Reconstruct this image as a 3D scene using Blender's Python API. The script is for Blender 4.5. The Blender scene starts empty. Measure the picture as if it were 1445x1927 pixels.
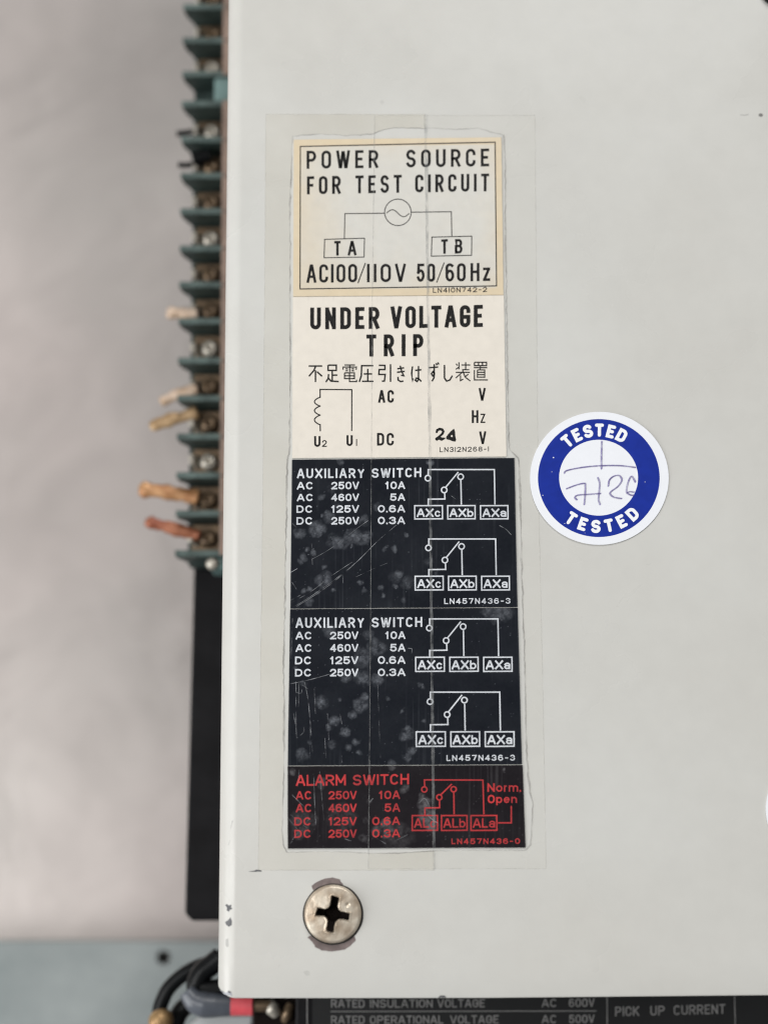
import bpy, bmesh, math, random
import numpy as np
from mathutils import Vector, noise as mnoise

random.seed(7)
rng = np.random.RandomState(11)
S = bpy.context.scene
COL = S.collection

# ------------------------------------------------------------------ camera
Z0 = 0.160                    # height of the cover's face above the table, metres
FPX, DIST, TILT = 3000.0, 0.300, math.atan(0.20)
IMG_W, IMG_H = 1445.0, 1927.0
fwd = Vector((0, math.sin(TILT), -math.cos(TILT)))
upv = Vector((0, math.cos(TILT), math.sin(TILT)))
rgt = Vector((1, 0, 0))
CAM = Vector((0, 0, Z0)) - fwd * DIST
cd = bpy.data.cameras.new('camera')
cam = bpy.data.objects.new('camera', cd)
COL.objects.link(cam)
cam.location = CAM
cam.rotation_euler = (TILT, 0, 0)
cd.sensor_fit = 'VERTICAL'
cd.sensor_height = 36.0
cd.sensor_width = 27.0
cd.lens = 36.0 * FPX / IMG_H
cd.clip_start = 0.01
cd.clip_end = 20.0
cd.dof.use_dof = True
cd.dof.focus_distance = DIST - 0.001
cd.dof.aperture_fstop = 8.8
S.camera = cam

# ------------------------------------------------------------------ world and lamps
w = bpy.data.worlds.new('World')
S.world = w
w.use_nodes = True
bg = w.node_tree.nodes['Background']
bg.inputs['Color'].default_value = (0.93, 0.97, 1.0, 1)
bg.inputs['Strength'].default_value = 0.22

def area(name, loc, target, size, power, color=(1, 1, 1), size_y=None):
    d = bpy.data.lights.new(name, 'AREA')
    d.shape = 'RECTANGLE'
    d.size = size
    d.size_y = size_y or size
    d.energy = power
    d.color = color
    o = bpy.data.objects.new(name, d)
    COL.objects.link(o)
    o.location = loc
    o.rotation_euler = (Vector(target) - Vector(loc)).to_track_quat('-Z', 'Y').to_euler()
    return o

area('lamp_light', (-0.74, 0.02, 1.30), (0, 0, Z0), 0.36, 7.2, (1.0, 0.995, 0.985), 0.75)
area('window_light', (-1.25, -0.50, 0.72), (0, -0.04, Z0), 0.8, 14.0, (0.985, 0.995, 1.0), 0.9)
area('ceiling_light', (0.5, 2.6, 2.2), (0, 0, Z0), 1.3, 72.0, (1.0, 0.99, 0.975))

S.view_settings.view_transform = 'Standard'
S.view_settings.look = 'None'
S.view_settings.exposure = 0.02
S.view_settings.gamma = 1.0
S.view_settings.use_curve_mapping = False
S.cycles.use_denoising = True
S.cycles.max_bounces = 8
S.cycles.transparent_max_bounces = 16
S.cycles.filter_width = 1.2

# ------------------------------------------------------------------ helpers
def P(px, py, z=Z0):
    """photo pixel -> world point on the horizontal plane at height z"""
    d = fwd * FPX + rgt * (px - IMG_W / 2) + upv * (IMG_H / 2 - py)
    t = (z - CAM.z) / d.z
    return CAM + d * t

def lin(r, g, b):
    f = lambda c: c / 12.92 if c <= 0.04045 else ((c + 0.055) / 1.055) ** 2.4
    return (f(r / 255), f(g / 255), f(b / 255), 1)

def sock(n, *names):
    for k in names:
        if k in n.inputs:
            return n.inputs[k]

def material(name, base, rough=0.5, metal=0.0, var=0.0, vscale=400, bump=0.0, bscale=900,
             spec=0.5, var_color=None, rough_var=0.0, coat=0.0):
    m = bpy.data.materials.new(name)
    m.use_nodes = True
    nt = m.node_tree
    b = nt.nodes['Principled BSDF']
    b.inputs['Base Color'].default_value = base
    b.inputs['Roughness'].default_value = rough
    b.inputs['Metallic'].default_value = metal
    sock(b, 'Specular IOR Level', 'Specular').default_value = spec
    if coat:
        sock(b, 'Coat Weight', 'Coat').default_value = coat
    tc = nt.nodes.new('ShaderNodeTexCoord')
    if var or var_color:
        n = nt.nodes.new('ShaderNodeTexNoise')
        n.inputs['Scale'].default_value = vscale
        n.inputs['Detail'].default_value = 6
        n.inputs['Roughness'].default_value = 0.6
        nt.links.new(tc.outputs['Object'], n.inputs['Vector'])
        cr = nt.nodes.new('ShaderNodeValToRGB')
        cr.color_ramp.elements[0].position = 0.32
        cr.color_ramp.elements[1].position = 0.68
        lo = var_color or tuple(c * (1 - var) for c in base[:3]) + (1,)
        cr.color_ramp.elements[0].color = lo
        cr.color_ramp.elements[1].color = tuple(min(1, c * (1 + var)) for c in base[:3]) + (1,)
        nt.links.new(n.outputs['Fac'], cr.inputs['Fac'])
        nt.links.new(cr.outputs['Color'], b.inputs['Base Color'])
        if rough_var:
            mr = nt.nodes.new('ShaderNodeMapRange')
            mr.inputs['To Min'].default_value = max(0.02, rough - rough_var)
            mr.inputs['To Max'].default_value = min(1, rough + rough_var)
            nt.links.new(n.outputs['Fac'], mr.inputs['Value'])
            nt.links.new(mr.outputs['Result'], b.inputs['Roughness'])
    if bump:
        n2 = nt.nodes.new('ShaderNodeTexNoise')
        n2.inputs['Scale'].default_value = bscale
        n2.inputs['Detail'].default_value = 4
        nt.links.new(tc.outputs['Object'], n2.inputs['Vector'])
        bp = nt.nodes.new('ShaderNodeBump')
        bp.inputs['Strength'].default_value = bump
        bp.inputs['Distance'].default_value = 0.0002
        nt.links.new(n2.outputs['Fac'], bp.inputs['Height'])
        nt.links.new(bp.outputs['Normal'], b.inputs['Normal'])
    return m

def film(name, color, opacity, rough=0.35, nscale=0, lo=0.0, hi=1.0, gloss=0.0, tint=(1, 1, 1, 1)):
    """thin translucent film: part transparent, part surface"""
    m = bpy.data.materials.new(name)
    m.use_nodes = True
    nt = m.node_tree
    b = nt.nodes['Principled BSDF']
    b.inputs['Base Color'].default_value = color
    b.inputs['Roughness'].default_value = rough
    out = nt.nodes['Material Output']
    tr = nt.nodes.new('ShaderNodeBsdfTransparent')
    tr.inputs['Color'].default_value = tint
    mx = nt.nodes.new('ShaderNodeMixShader')
    mx.inputs['Fac'].default_value = opacity
    nt.links.new(tr.outputs[0], mx.inputs[1])
    nt.links.new(b.outputs[0], mx.inputs[2])
    if nscale:
        tc = nt.nodes.new('ShaderNodeTexCoord')
        n = nt.nodes.new('ShaderNodeTexNoise')
        n.inputs['Scale'].default_value = nscale
        n.inputs['Detail'].default_value = 5
        nt.links.new(tc.outputs['Object'], n.inputs['Vector'])
        mr = nt.nodes.new('ShaderNodeMapRange')
        mr.inputs['From Min'].default_value = 0.35
        mr.inputs['From Max'].default_value = 0.65
        mr.inputs['To Min'].default_value = lo * opacity
        mr.inputs['To Max'].default_value = hi * opacity
        nt.links.new(n.outputs['Fac'], mr.inputs['Value'])
        nt.links.new(mr.outputs['Result'], mx.inputs['Fac'])
    nt.links.new(mx.outputs[0], out.inputs['Surface'])
    return m

def link(name, me, mat, parent=None, smooth=False):
    o = bpy.data.objects.new(name, me)
    COL.objects.link(o)
    if mat:
        me.materials.append(mat)
    if smooth:
        me.polygons.foreach_set('use_smooth', [True] * len(me.polygons))
    if parent:
        o.parent = parent
        o.matrix_parent_inverse = parent.matrix_world.inverted()
    return o

def mesh(name, verts, faces, mat, parent=None, smooth=False, bevel=0, seg=2, flip=False):
    me = bpy.data.meshes.new(name)
    me.from_pydata([tuple(v) for v in verts], [], faces)
    if bevel or flip is None:
        bm = bmesh.new()
        bm.from_mesh(me)
        bmesh.ops.recalc_face_normals(bm, faces=bm.faces)
        if bevel:
            bmesh.ops.bevel(bm, geom=[e for e in bm.edges if len(e.link_faces) == 2 and e.calc_face_angle(0) > 0.5],
                            offset=bevel, segments=seg, profile=0.5, affect='EDGES', clamp_overlap=True)
        bm.to_mesh(me)
        bm.free()
    me.update()
    return link(name, me, mat, parent, smooth)

def tag(o, label=None, cat=None, group=None, kind=None):
    if label: o['label'] = label
    if cat: o['category'] = cat
    if group: o['group'] = group
    if kind: o['kind'] = kind
    return o

def empty(name, loc):
    o = bpy.data.objects.new(name, None)
    COL.objects.link(o)
    o.location = loc
    o.empty_display_size = 0.01
    bpy.context.view_layer.update()
    return o

def box_data(x0, x1, y0, y1, z0, z1):
    v = [(x0, y0, z0), (x1, y0, z0), (x1, y1, z0), (x0, y1, z0), (x0, y0, z1), (x1, y0, z1), (x1, y1, z1), (x0, y1, z1)]
    f = [(0, 3, 2, 1), (4, 5, 6, 7), (0, 1, 5, 4), (1, 2, 6, 5), (2, 3, 7, 6), (3, 0, 4, 7)]
    return v, f

def box(name, x0, x1, y0, y1, z0, z1, mat, parent=None, bevel=0.0):
    v, f = box_data(x0, x1, y0, y1, z0, z1)
    return mesh(name, v, f, mat, parent, bevel=bevel)

def prism(name, pts, z0, z1, mat, parent=None, bevel=0.0, smooth=False):
    """closed outline of world xy points, extruded from z0 to z1"""
    n = len(pts)
    v = [(p[0], p[1], z0) for p in pts] + [(p[0], p[1], z1) for p in pts]
    f = [tuple(range(n, 2 * n)), tuple(reversed(range(n)))] + [(i, (i + 1) % n, n + (i + 1) % n, n + i) for i in range(n)]
    return mesh(name, v, f, mat, parent, bevel=bevel, flip=None)

def tube_data(path, radius, n=12, flat=1.0):
    """tube with round ends along world points; radius a number or a list"""
    pts = [Vector(p) for p in path]
    # smooth the path
    fine = []
    for i in range(len(pts) - 1):
        p0, p1, p2, p3 = pts[max(i - 1, 0)], pts[i], pts[i + 1], pts[min(i + 2, len(pts) - 1)]
        for k in range(8):
            t = k / 8
            fine.append(0.5 * ((2 * p1) + (p2 - p0) * t + (2 * p0 - 5 * p1 + 4 * p2 - p3) * t * t + (3 * p1 - p0 - 3 * p2 + p3) * t ** 3))
    fine.append(pts[-1])
    m = len(fine)
    if isinstance(radius, (int, float)):
        rad = [radius] * m
    else:
        rad = list(np.interp(np.linspace(0, 1, m), np.linspace(0, 1, len(radius)), radius))
    v, f = [], []
    up = Vector((0, 0, 1))
    for i, p in enumerate(fine):
        t = (fine[min(i + 1, m - 1)] - fine[max(i - 1, 0)]).normalized()
        a = t.cross(up)
        if a.length < 1e-6: a = t.cross(Vector((0, 1, 0)))
        a.normalize()
        b = a.cross(t).normalized()
        for k in range(n):
            an = 2 * math.pi * k / n
            v.append(p + a * (math.cos(an) * rad[i]) + b * (math.sin(an) * rad[i] * flat))
    for i in range(m - 1):
        for k in range(n):
            f.append((i * n + k, i * n + (k + 1) % n, (i + 1) * n + (k + 1) % n, (i + 1) * n + k))
    f.append(tuple(range(n)))
    f.append(tuple(reversed(range((m - 1) * n, m * n))))
    return v, f

def tube(name, path, radius, mat, parent=None, n=12, flat=1.0):
    v, f = tube_data(path, radius, n, flat)
    return mesh(name, v, f, mat, parent, smooth=True, flip=None)

def lathe(name, c, prof, mat, parent=None, n=32, smooth=True):
    """profile [(r, z)] turned about the vertical axis through c"""
    v, f = [], []
    for r, z in prof:
        for k in range(n):
            a = 2 * math.pi * k / n
            v.append((c[0] + r * math.cos(a), c[1] + r * math.sin(a), c[2] + z))
    for i in range(len(prof) - 1):
        for k in range(n):
            f.append((i * n + k, i * n + (k + 1) % n, (i + 1) * n + (k + 1) % n, (i + 1) * n + k))
    f.append(tuple(range(n)) if prof[0][0] > 0 else tuple(range(n)))
    f.append(tuple(reversed(range((len(prof) - 1) * n, len(prof) * n))))
    return mesh(name, v, f, mat, parent, smooth=smooth, flip=None)

# ------------------------------------------------------------------ printing: ribbons of ink lying on a face
class Ink:
    def __init__(self, z):
        self.z, self.v, self.f, self.i = z, [], [], 0

    def _zz(self):
        self.i += 1
        return self.z + (self.i % 11) * 1.5e-6

    def poly(self, pts):
        z = self._zz()
        b = len(self.v)
        self.v += [P(x, y, z) for x, y in pts]
        self.f.append(tuple(range(b, b + len(pts)))[::-1])

    def fan(self, pts):
        z = self._zz()
        b = len(self.v)
        cx = sum(p[0] for p in pts) / len(pts); cy = sum(p[1] for p in pts) / len(pts)
        self.v.append(P(cx, cy, z))
        self.v += [P(x, y, z) for x, y in pts]
        n = len(pts)
        for k in range(n):
            self.f.append((b, b + 1 + (k + 1) % n, b + 1 + k))

    def ring(self, outer, inner):
        z = self._zz()
        b = len(self.v)
        n = len(outer)
        self.v += [P(x, y, z) for x, y in outer] + [P(x, y, z) for x, y in inner]
        for k in range(n):
            j = (k + 1) % n
            self.f.append((b + k, b + n + k, b + n + j, b + j))

    def stroke(self, pts, w, closed=False, cap='square'):
        q = [pts[0]]
        for p in pts[1:]:
            if math.hypot(p[0] - q[-1][0], p[1] - q[-1][1]) > 0.03: q.append(p)
        if closed and math.hypot(q[0][0] - q[-1][0], q[0][1] - q[-1][1]) < 0.03: q.pop()
        n = len(q)
        if n < 2: return
        ws = w if isinstance(w, (list, tuple)) else None
        def W(i):
            return (np.interp(i / max(1, n - 1), np.linspace(0, 1, len(ws)), ws) if ws else w) / 2
        q = [list(p) for p in q]
        if not closed and cap == 'square':
            for a, b_, wi in ((0, 1, W(0)), (n - 1, n - 2, W(n - 1))):
                dx, dy = q[a][0] - q[b_][0], q[a][1] - q[b_][1]
                l = math.hypot(dx, dy)
                q[a] = [q[a][0] + dx / l * wi, q[a][1] + dy / l * wi]
        L, R = [], []
        for i in range(n):
            pa = q[(i - 1) % n] if (closed or i > 0) else None
            pb = q[(i + 1) % n] if (closed or i < n - 1) else None
            if pa is None: pa = (2 * q[i][0] - pb[0], 2 * q[i][1] - pb[1])
            if pb is None: pb = (2 * q[i][0] - pa[0], 2 * q[i][1] - pa[1])
            d1 = (q[i][0] - pa[0], q[i][1] - pa[1]); d2 = (pb[0] - q[i][0], pb[1] - q[i][1])
            l1, l2 = math.hypot(*d1), math.hypot(*d2)
            n1 = (-d1[1] / l1, d1[0] / l1); n2 = (-d2[1] / l2, d2[0] / l2)
            mx, my = n1[0] + n2[0], n1[1] + n2[1]
            ml = math.hypot(mx, my)
            if ml < 0.2: mx, my, s = n1[0], n1[1], 1.0
            else:
                mx, my = mx / ml, my / ml
                s = min(1.9, 1.0 / max(0.2, mx * n1[0] + my * n1[1]))
            L.append((q[i][0] + mx * s * W(i), q[i][1] + my * s * W(i)))
            R.append((q[i][0] - mx * s * W(i), q[i][1] - my * s * W(i)))
        z = self._zz()
        b = len(self.v)
        for l, r in zip(L, R):
            self.v.append(P(l[0], l[1], z)); self.v.append(P(r[0], r[1], z))
        for i in range(n if closed else n - 1):
            j = (i + 1) % n
            self.f.append((b + 2 * i, b + 2 * i + 1, b + 2 * j + 1, b + 2 * j))
        if cap == 'round' and not closed:
            for i in (0, n - 1):
                self.fan([(q[i][0] + W(i) * math.cos(a), q[i][1] + W(i) * math.sin(a)) for a in [2 * math.pi * k / 10 for k in range(10)]])

    def circle(self, cx, cy, r, w, ry=None):
        ry = ry or r
        self.stroke([(cx + r * math.cos(a), cy + ry * math.sin(a)) for a in [2 * math.pi * k / 28 for k in range(28)]], w, True)

    def build(self, name, mat, parent):
        me = bpy.data.meshes.new(name)
        me.from_pydata([tuple(v) for v in self.v], [], self.f)
        # make every face look up
        bm = bmesh.new(); bm.from_mesh(me); bm.normal_update()
        fl = [f for f in bm.faces if f.normal.z < 0]
        if fl: bmesh.ops.reverse_faces(bm, faces=fl)
        bm.to_mesh(me); bm.free()
        return link(name, me, mat, parent)

def arc(cx, cy, rx, ry, a0, a1, n=12):
    return [(cx + rx * math.cos(math.radians(a0 + (a1 - a0) * k / n)), cy + ry * math.sin(math.radians(a0 + (a1 - a0) * k / n))) for k in range(n + 1)]

def glyph(c, q):
    """strokes in the unit square (y up); q = vertical radius of the round corners"""
    k = lambda pts: (pts, False)
    o = lambda pts: (pts, True)
    if c in 'O0': return [o(arc(.5, 1 - q, .5, q, 0, 180) + arc(.5, q, .5, q, 180, 360))]
    if c == 'C': return [k([(1, max(.68, 1 - q * 1.05))] + arc(.5, 1 - q, .5, q, 0, 180) + arc(.5, q, .5, q, 180, 360) + [(1, min(.32, q * 1.05))])] if q < .30 else \
                        [k(arc(.5, 1 - q, .5, q, 42, 180) + arc(.5, q, .5, q, 180, 318))]
    if c == 'G': return [k([(1, max(.66, 1 - q * 1.2))] + arc(.5, 1 - q, .5, q, 0, 180) + arc(.5, q, .5, q, 180, 360) + [(1, .46), (.58, .46)])]
    if c == 'D': return [o([(0, 0), (0, 1)] + arc(.45, 1 - q, .55, q, 90, 0) + arc(.45, q, .55, q, 0, -90))]
    if c == 'B': return [o([(0, 0), (0, 1)] + arc(.55, .76, .38, .24, 90, -90) + [(0, .52)]), k([(.55, .52)] + arc(.55, .26, .45, .26, 90, -90) + [(0, 0)])]
    if c == 'P': return [k([(0, 0), (0, 1)] + arc(.5, .73, .5, .27, 90, -90) + [(0, .46)])]
    if c == 'R': return [k([(0, 0), (0, 1)] + arc(.5, .73, .5, .27, 90, -90) + [(0, .46)]), k([(.5, .46), (.98, 0)])]
    if c == 'S': return [k(arc(.5, .75, .48, .25, 28, 270) + arc(.5, .25, .5, .25, 90, -155))]
    if c == 'U': return [k([(0, 1)] + arc(.5, q, .5, q, 180, 360) + [(1, 1)])]
    if c == 'E': return [k([(1, 1), (0, 1), (0, 0), (1, 0)]), k([(0, .51), (.8, .51)])]
    if c == 'F': return [k([(1, 1), (0, 1), (0, 0)]), k([(0, .5), (.8, .5)])]
    if c == 'T': return [k([(0, 1), (1, 1)]), k([(.5, 1), (.5, 0)])]
    if c in 'I|': return [k([(.5, 1), (.5, 0)])]
    if c == '1': return [k([(.05, .78), (.6, .98)]), k([(.6, 1), (.6, 0)])]
    if c == 'L': return [k([(0, 1), (0, 0), (1, 0)])]
    if c == 'N': return [k([(0, 0), (0, 1), (1, 0), (1, 1)])]
    if c == 'H': return [k([(0, 1), (0, 0)]), k([(1, 1), (1, 0)]), k([(0, .52), (1, .52)])]
    if c == 'A': return [k([(0, 0), (.44, 1), (.56, 1), (1, 0)]), k([(.17, .3), (.83, .3)])]
    if c == 'V': return [k([(0, 1), (.45, 0), (.55, 0), (1, 1)])]
    if c == 'W': return [k([(0, 1), (.21, 0), (.29, 0), (.46, .95), (.54, .95), (.71, 0), (.79, 0), (1, 1)])]
    if c == 'M': return [k([(0, 0), (0, 1), (.5, .2), (1, 1), (1, 0)])]
    if c == 'X': return [k([(0, 0), (1, 1)]), k([(0, 1), (1, 0)])]
    if c == 'Y': return [k([(0, 1), (.5, .45), (1, 1)]), k([(.5, .45), (.5, 0)])]
    if c == 'K': return [k([(0, 1), (0, 0)]), k([(1, 1), (0, .42)]), k([(.3, .58), (1, 0)])]
    if c == 'Z': return [k([(0, 1), (1, 1), (0, 0), (1, 0)])]
    if c == 'z': return [k([(0, .7), (1, .7), (0, 0), (1, 0)])]
    if c == '2': return [k(arc(.5, .71, .5, .29, 170, -32) + [(0, 0), (1, 0)])]
    if c == '3': return [k(arc(.5, .75, .46, .25, 160, -90) + arc(.5, .26, .5, .26, 90, -160))]
    if c == '4': return [k([(.74, 0), (.74, 1), (0, .27), (1, .27)])]
    if c == '5': return [k([(.92, 1), (.12, 1), (.06, .52)] + arc(.48, .32, .52, .32, 140, -155))]
    if c == '6': return [o(arc(.5, .3, .5, .3, 0, 360, 20)), k([(0, .3), (0, 1 - q)] + arc(.5, 1 - q, .5, q, 180, 42))]
    if c == '7': return [k([(0, 1), (1, 1), (.36, 0)])]
    if c == '8': return [o(arc(.5, .76, .43, .24, 0, 360, 18)), o(arc(.5, .26, .5, .26, 0, 360, 18))]
    if c == '-': return [k([(.1, .45), (.9, .45)])]
    if c == '/': return [k([(0, -.08), (1, 1.08)])]
    if c == '.': return [k([(.5, 0), (.5, .02)])]
    if c == 'a': return [k(arc(.48, .5, .46, .2, 165, 0, 8) + [(.94, 0)]), o(arc(.46, .2, .46, .2, 0, 360, 16))]
    if c == 'b': return [k([(0, 1), (0, 0)]), o(arc(.5, .34, .5, .34, 0, 360, 18))]
    if c == 'c': return [k(arc(.5, .35, .5, .35, 40, 320))]
    if c == 'e': return [k([(0, .36), (1, .36)] + arc(.5, .35, .5, .35, 0, 308))]
    if c == 'm': return [k([(0, .7), (0, 0)]), k(arc(.25, .5, .25, .2, 180, 0, 8) + [(.5, 0)]), k(arc(.75, .5, .25, .2, 180, 0, 8) + [(1, 0)])]
    if c == 'n': return [k([(0, .7), (0, 0)]), k(arc(.5, .42, .5, .28, 180, 0, 8) + [(1, 0)])]
    if c == 'o': return [o(arc(.5, .35, .5, .35, 0, 360, 18))]
    if c == 'p': return [k([(0, .7), (0, -.3)]), o(arc(.5, .35, .5, .35, 0, 360, 18))]
    if c == 'r': return [k([(0, .7), (0, 0)]), k(arc(.75, .4, .75, .3, 175, 95, 6))]
    return []

WIDTH = {'I': 0, '|': 0, '1': .62, 'E': .86, 'F': .84, 'L': .82, 'T': .95, 'M': 1.2, 'W': 1.42, '.': 0, '-': .75, '/': .75, 'A': 1.1,
         'X': 1.08, 'Y': 1.05, 'V': 1.06, 'a': .88, 'b': .88, 'c': .84, 'e': .88, 'm': 1.3, 'n': .84, 'o': .9, 'p': .88, 'r': .5, 'z': .8}

def text(ink, s, xL, xR, yL, yR, cap, t, wf=.55, gap=.2, rnd=1.0, caps='square', bar1=False, jitter=0.0):
    if bar1: s = s.replace('1', '|')
    n = len(s)
    fixed = sum(t for c in s if WIDTH.get(c, 1) == 0)
    flex = sum(WIDTH.get(c, 1) * wf * cap for c in s) + (n - 1) * gap * cap
    kx = ((xR - xL) - fixed) / flex if flex > 0 else 1
    x = xL
    for c in s:
        ww = WIDTH.get(c, 1)
        W = t if ww == 0 else ww * wf * cap * kx
        wsk, hsk = max(W - t, 0.01), cap - t
        q = min(.5, .5 * wsk / hsk * rnd)
        base = yL + (yR - yL) * ((x + W / 2 - xL) / max(1e-6, xR - xL))
        sl = (yR - yL) / max(1e-6, xR - xL)
        for pts, closed in glyph(c, q):
            pp = [(x + t / 2 + u * wsk, base + sl * (u - .5) * W - t / 2 - v * hsk) for u, v in pts]
            tt = t * .55 if c == '/' else (t * .86 if c in 'abcemnopr' else t)
            if closed or caps == 'round':
                ink.stroke(pp, tt, closed, caps)
                continue
            cut = [0]
            for i in range(1, len(pp) - 1):
                d1 = (pp[i][0] - pp[i - 1][0], pp[i][1] - pp[i - 1][1]); d2 = (pp[i + 1][0] - pp[i][0], pp[i + 1][1] - pp[i][1])
                l = math.hypot(*d1) * math.hypot(*d2)
                if l > 1e-9 and (d1[0] * d2[0] + d1[1] * d2[1]) / l < -.25: cut.append(i)
            cut.append(len(pp) - 1)
            for a_, b_ in zip(cut, cut[1:]):
                sub = pp[a_:b_ + 1]
                if len(cut) > 2 and len(sub) == 2 and min(abs(sub[0][0] - sub[1][0]), abs(sub[0][1] - sub[1][1])) > .25 * hsk * .3:
                    ink.stroke(sub, tt, False, 'none')
                else:
                    ink.stroke(sub, tt, False, caps)
        x += W + gap * cap * kx

# ------------------------------------------------------------------ value noise on grids (for wear attributes)
def vnoise(X, Y, cell, seed):
    r = np.random.RandomState(seed)
    T = r.rand(128, 128)
    u, v = X / cell, Y / cell
    iu, iv = np.floor(u).astype(int), np.floor(v).astype(int)
    fu, fv = u - iu, v - iv
    fu, fv = fu * fu * (3 - 2 * fu), fv * fv * (3 - 2 * fv)
    g = lambda a, b: T[a % 128, b % 128]
    return (g(iu, iv) * (1 - fu) * (1 - fv) + g(iu + 1, iv) * fu * (1 - fv) + g(iu, iv + 1) * (1 - fu) * fv + g(iu + 1, iv + 1) * fu * fv)

def fbm(X, Y, cell, seed, octs=4):
    s, a, tot = 0, 1.0, 0
    for k in range(octs):
        s = s + a * vnoise(X, Y, cell / 2 ** k, seed + k); tot += a; a *= .55
    return s / tot

def wear_material(name, base, worn, rough=0.35, worn_rough=0.5, third=None, spec=0.5):
    m = material(name, base, rough, spec=spec)
    nt = m.node_tree
    b = nt.nodes['Principled BSDF']
    at = nt.nodes.new('ShaderNodeAttribute'); at.attribute_name = 'wear'
    mx = nt.nodes.new('ShaderNodeMix'); mx.data_type = 'RGBA'
    mx.inputs[6].default_value = base; mx.inputs[7].default_value = worn
    nt.links.new(at.outputs['Fac'], mx.inputs[0])
    tc = nt.nodes.new('ShaderNodeTexCoord')
    n = nt.nodes.new('ShaderNodeTexNoise'); n.inputs['Scale'].default_value = 500; n.inputs['Detail'].default_value = 6
    nt.links.new(tc.outputs['Object'], n.inputs['Vector'])
    mr = nt.nodes.new('ShaderNodeMapRange'); mr.inputs['To Min'].default_value = .93; mr.inputs['To Max'].default_value = 1.07
    nt.links.new(n.outputs['Fac'], mr.inputs['Value'])
    mu = nt.nodes.new('ShaderNodeVectorMath'); mu.operation = 'SCALE'
    nt.links.new(mx.outputs[2], mu.inputs[0]); nt.links.new(mr.outputs['Result'], mu.inputs['Scale'])
    nt.links.new(mu.outputs['Vector'], b.inputs['Base Color'])
    r2 = nt.nodes.new('ShaderNodeMapRange'); r2.inputs['To Min'].default_value = rough; r2.inputs['To Max'].default_value = worn_rough
    nt.links.new(at.outputs['Fac'], r2.inputs['Value'])
    nt.links.new(r2.outputs['Result'], b.inputs['Roughness'])
    return m

def label_slab(name, quad, mat, wear_fn, zb, zt, parent=None, step=1.9, wob=0.35):
    """thin sticker whose corners are photo points TL TR BR BL; the top face is a fine grid that carries the wear"""
    (ax, ay), (bx, by), (cx, cy), (dx, dy) = quad
    step = step if step > 2 else 1.25
    nx = int(max(bx - ax, cx - dx) / step); ny = int(max(dy - ay, cy - by) / step)
    U, V = np.meshgrid(np.linspace(0, 1, nx + 1), np.linspace(0, 1, ny + 1))
    X = (ax * (1 - U) + bx * U) * (1 - V) + (dx * (1 - U) + cx * U) * V
    Y = (ay * (1 - U) + by * U) * (1 - V) + (dy * (1 - U) + cy * U) * V
    # slightly hand-cut edges
    eL, eR = (np.abs(U) < 1e-9), (np.abs(U - 1) < 1e-9)
    eT, eB = (np.abs(V) < 1e-9), (np.abs(V - 1) < 1e-9)
    X = X + (eL | eR) * (fbm(Y, Y * 0 + ax, 30, 5) - .5) * 2 * wob
    Y = Y + (eT | eB) * (fbm(X, X * 0 + ay, 30, 9) - .5) * 2 * wob
    wv = np.clip(wear_fn(X, Y, U, V), 0, 1)
    verts = [P(x, y, zt) for x, y in zip(X.ravel(), Y.ravel())]
    idx = np.arange((nx + 1) * (ny + 1)).reshape(ny + 1, nx + 1)
    faces = []
    for j in range(ny):
        for i in range(nx):
            faces.append((idx[j + 1, i], idx[j + 1, i + 1], idx[j, i + 1], idx[j, i]))
    border = list(idx[0, :]) + list(idx[1:, -1]) + list(idx[-1, -2::-1]) + list(idx[-2:0:-1, 0])
    nb = len(verts)
    wl = list(wv.ravel())
    for k in border:
        p = verts[k]
        verts.append(Vector((p.x, p.y, zb)))
        wl.append(wl[k])
    n = len(border)
    for k in range(n):
        j = (k + 1) % n
        faces.append((border[k], border[j], nb + j, nb + k))
    me = bpy.data.meshes.new(name)
    me.from_pydata([tuple(v) for v in verts], [], [tuple(int(i) for i in f) for f in faces])
    at = me.attributes.new('wear', 'FLOAT', 'POINT')
    at.data.foreach_set('value', np.array(wl, dtype=np.float32))
    return link(name, me, mat, parent)

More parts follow.
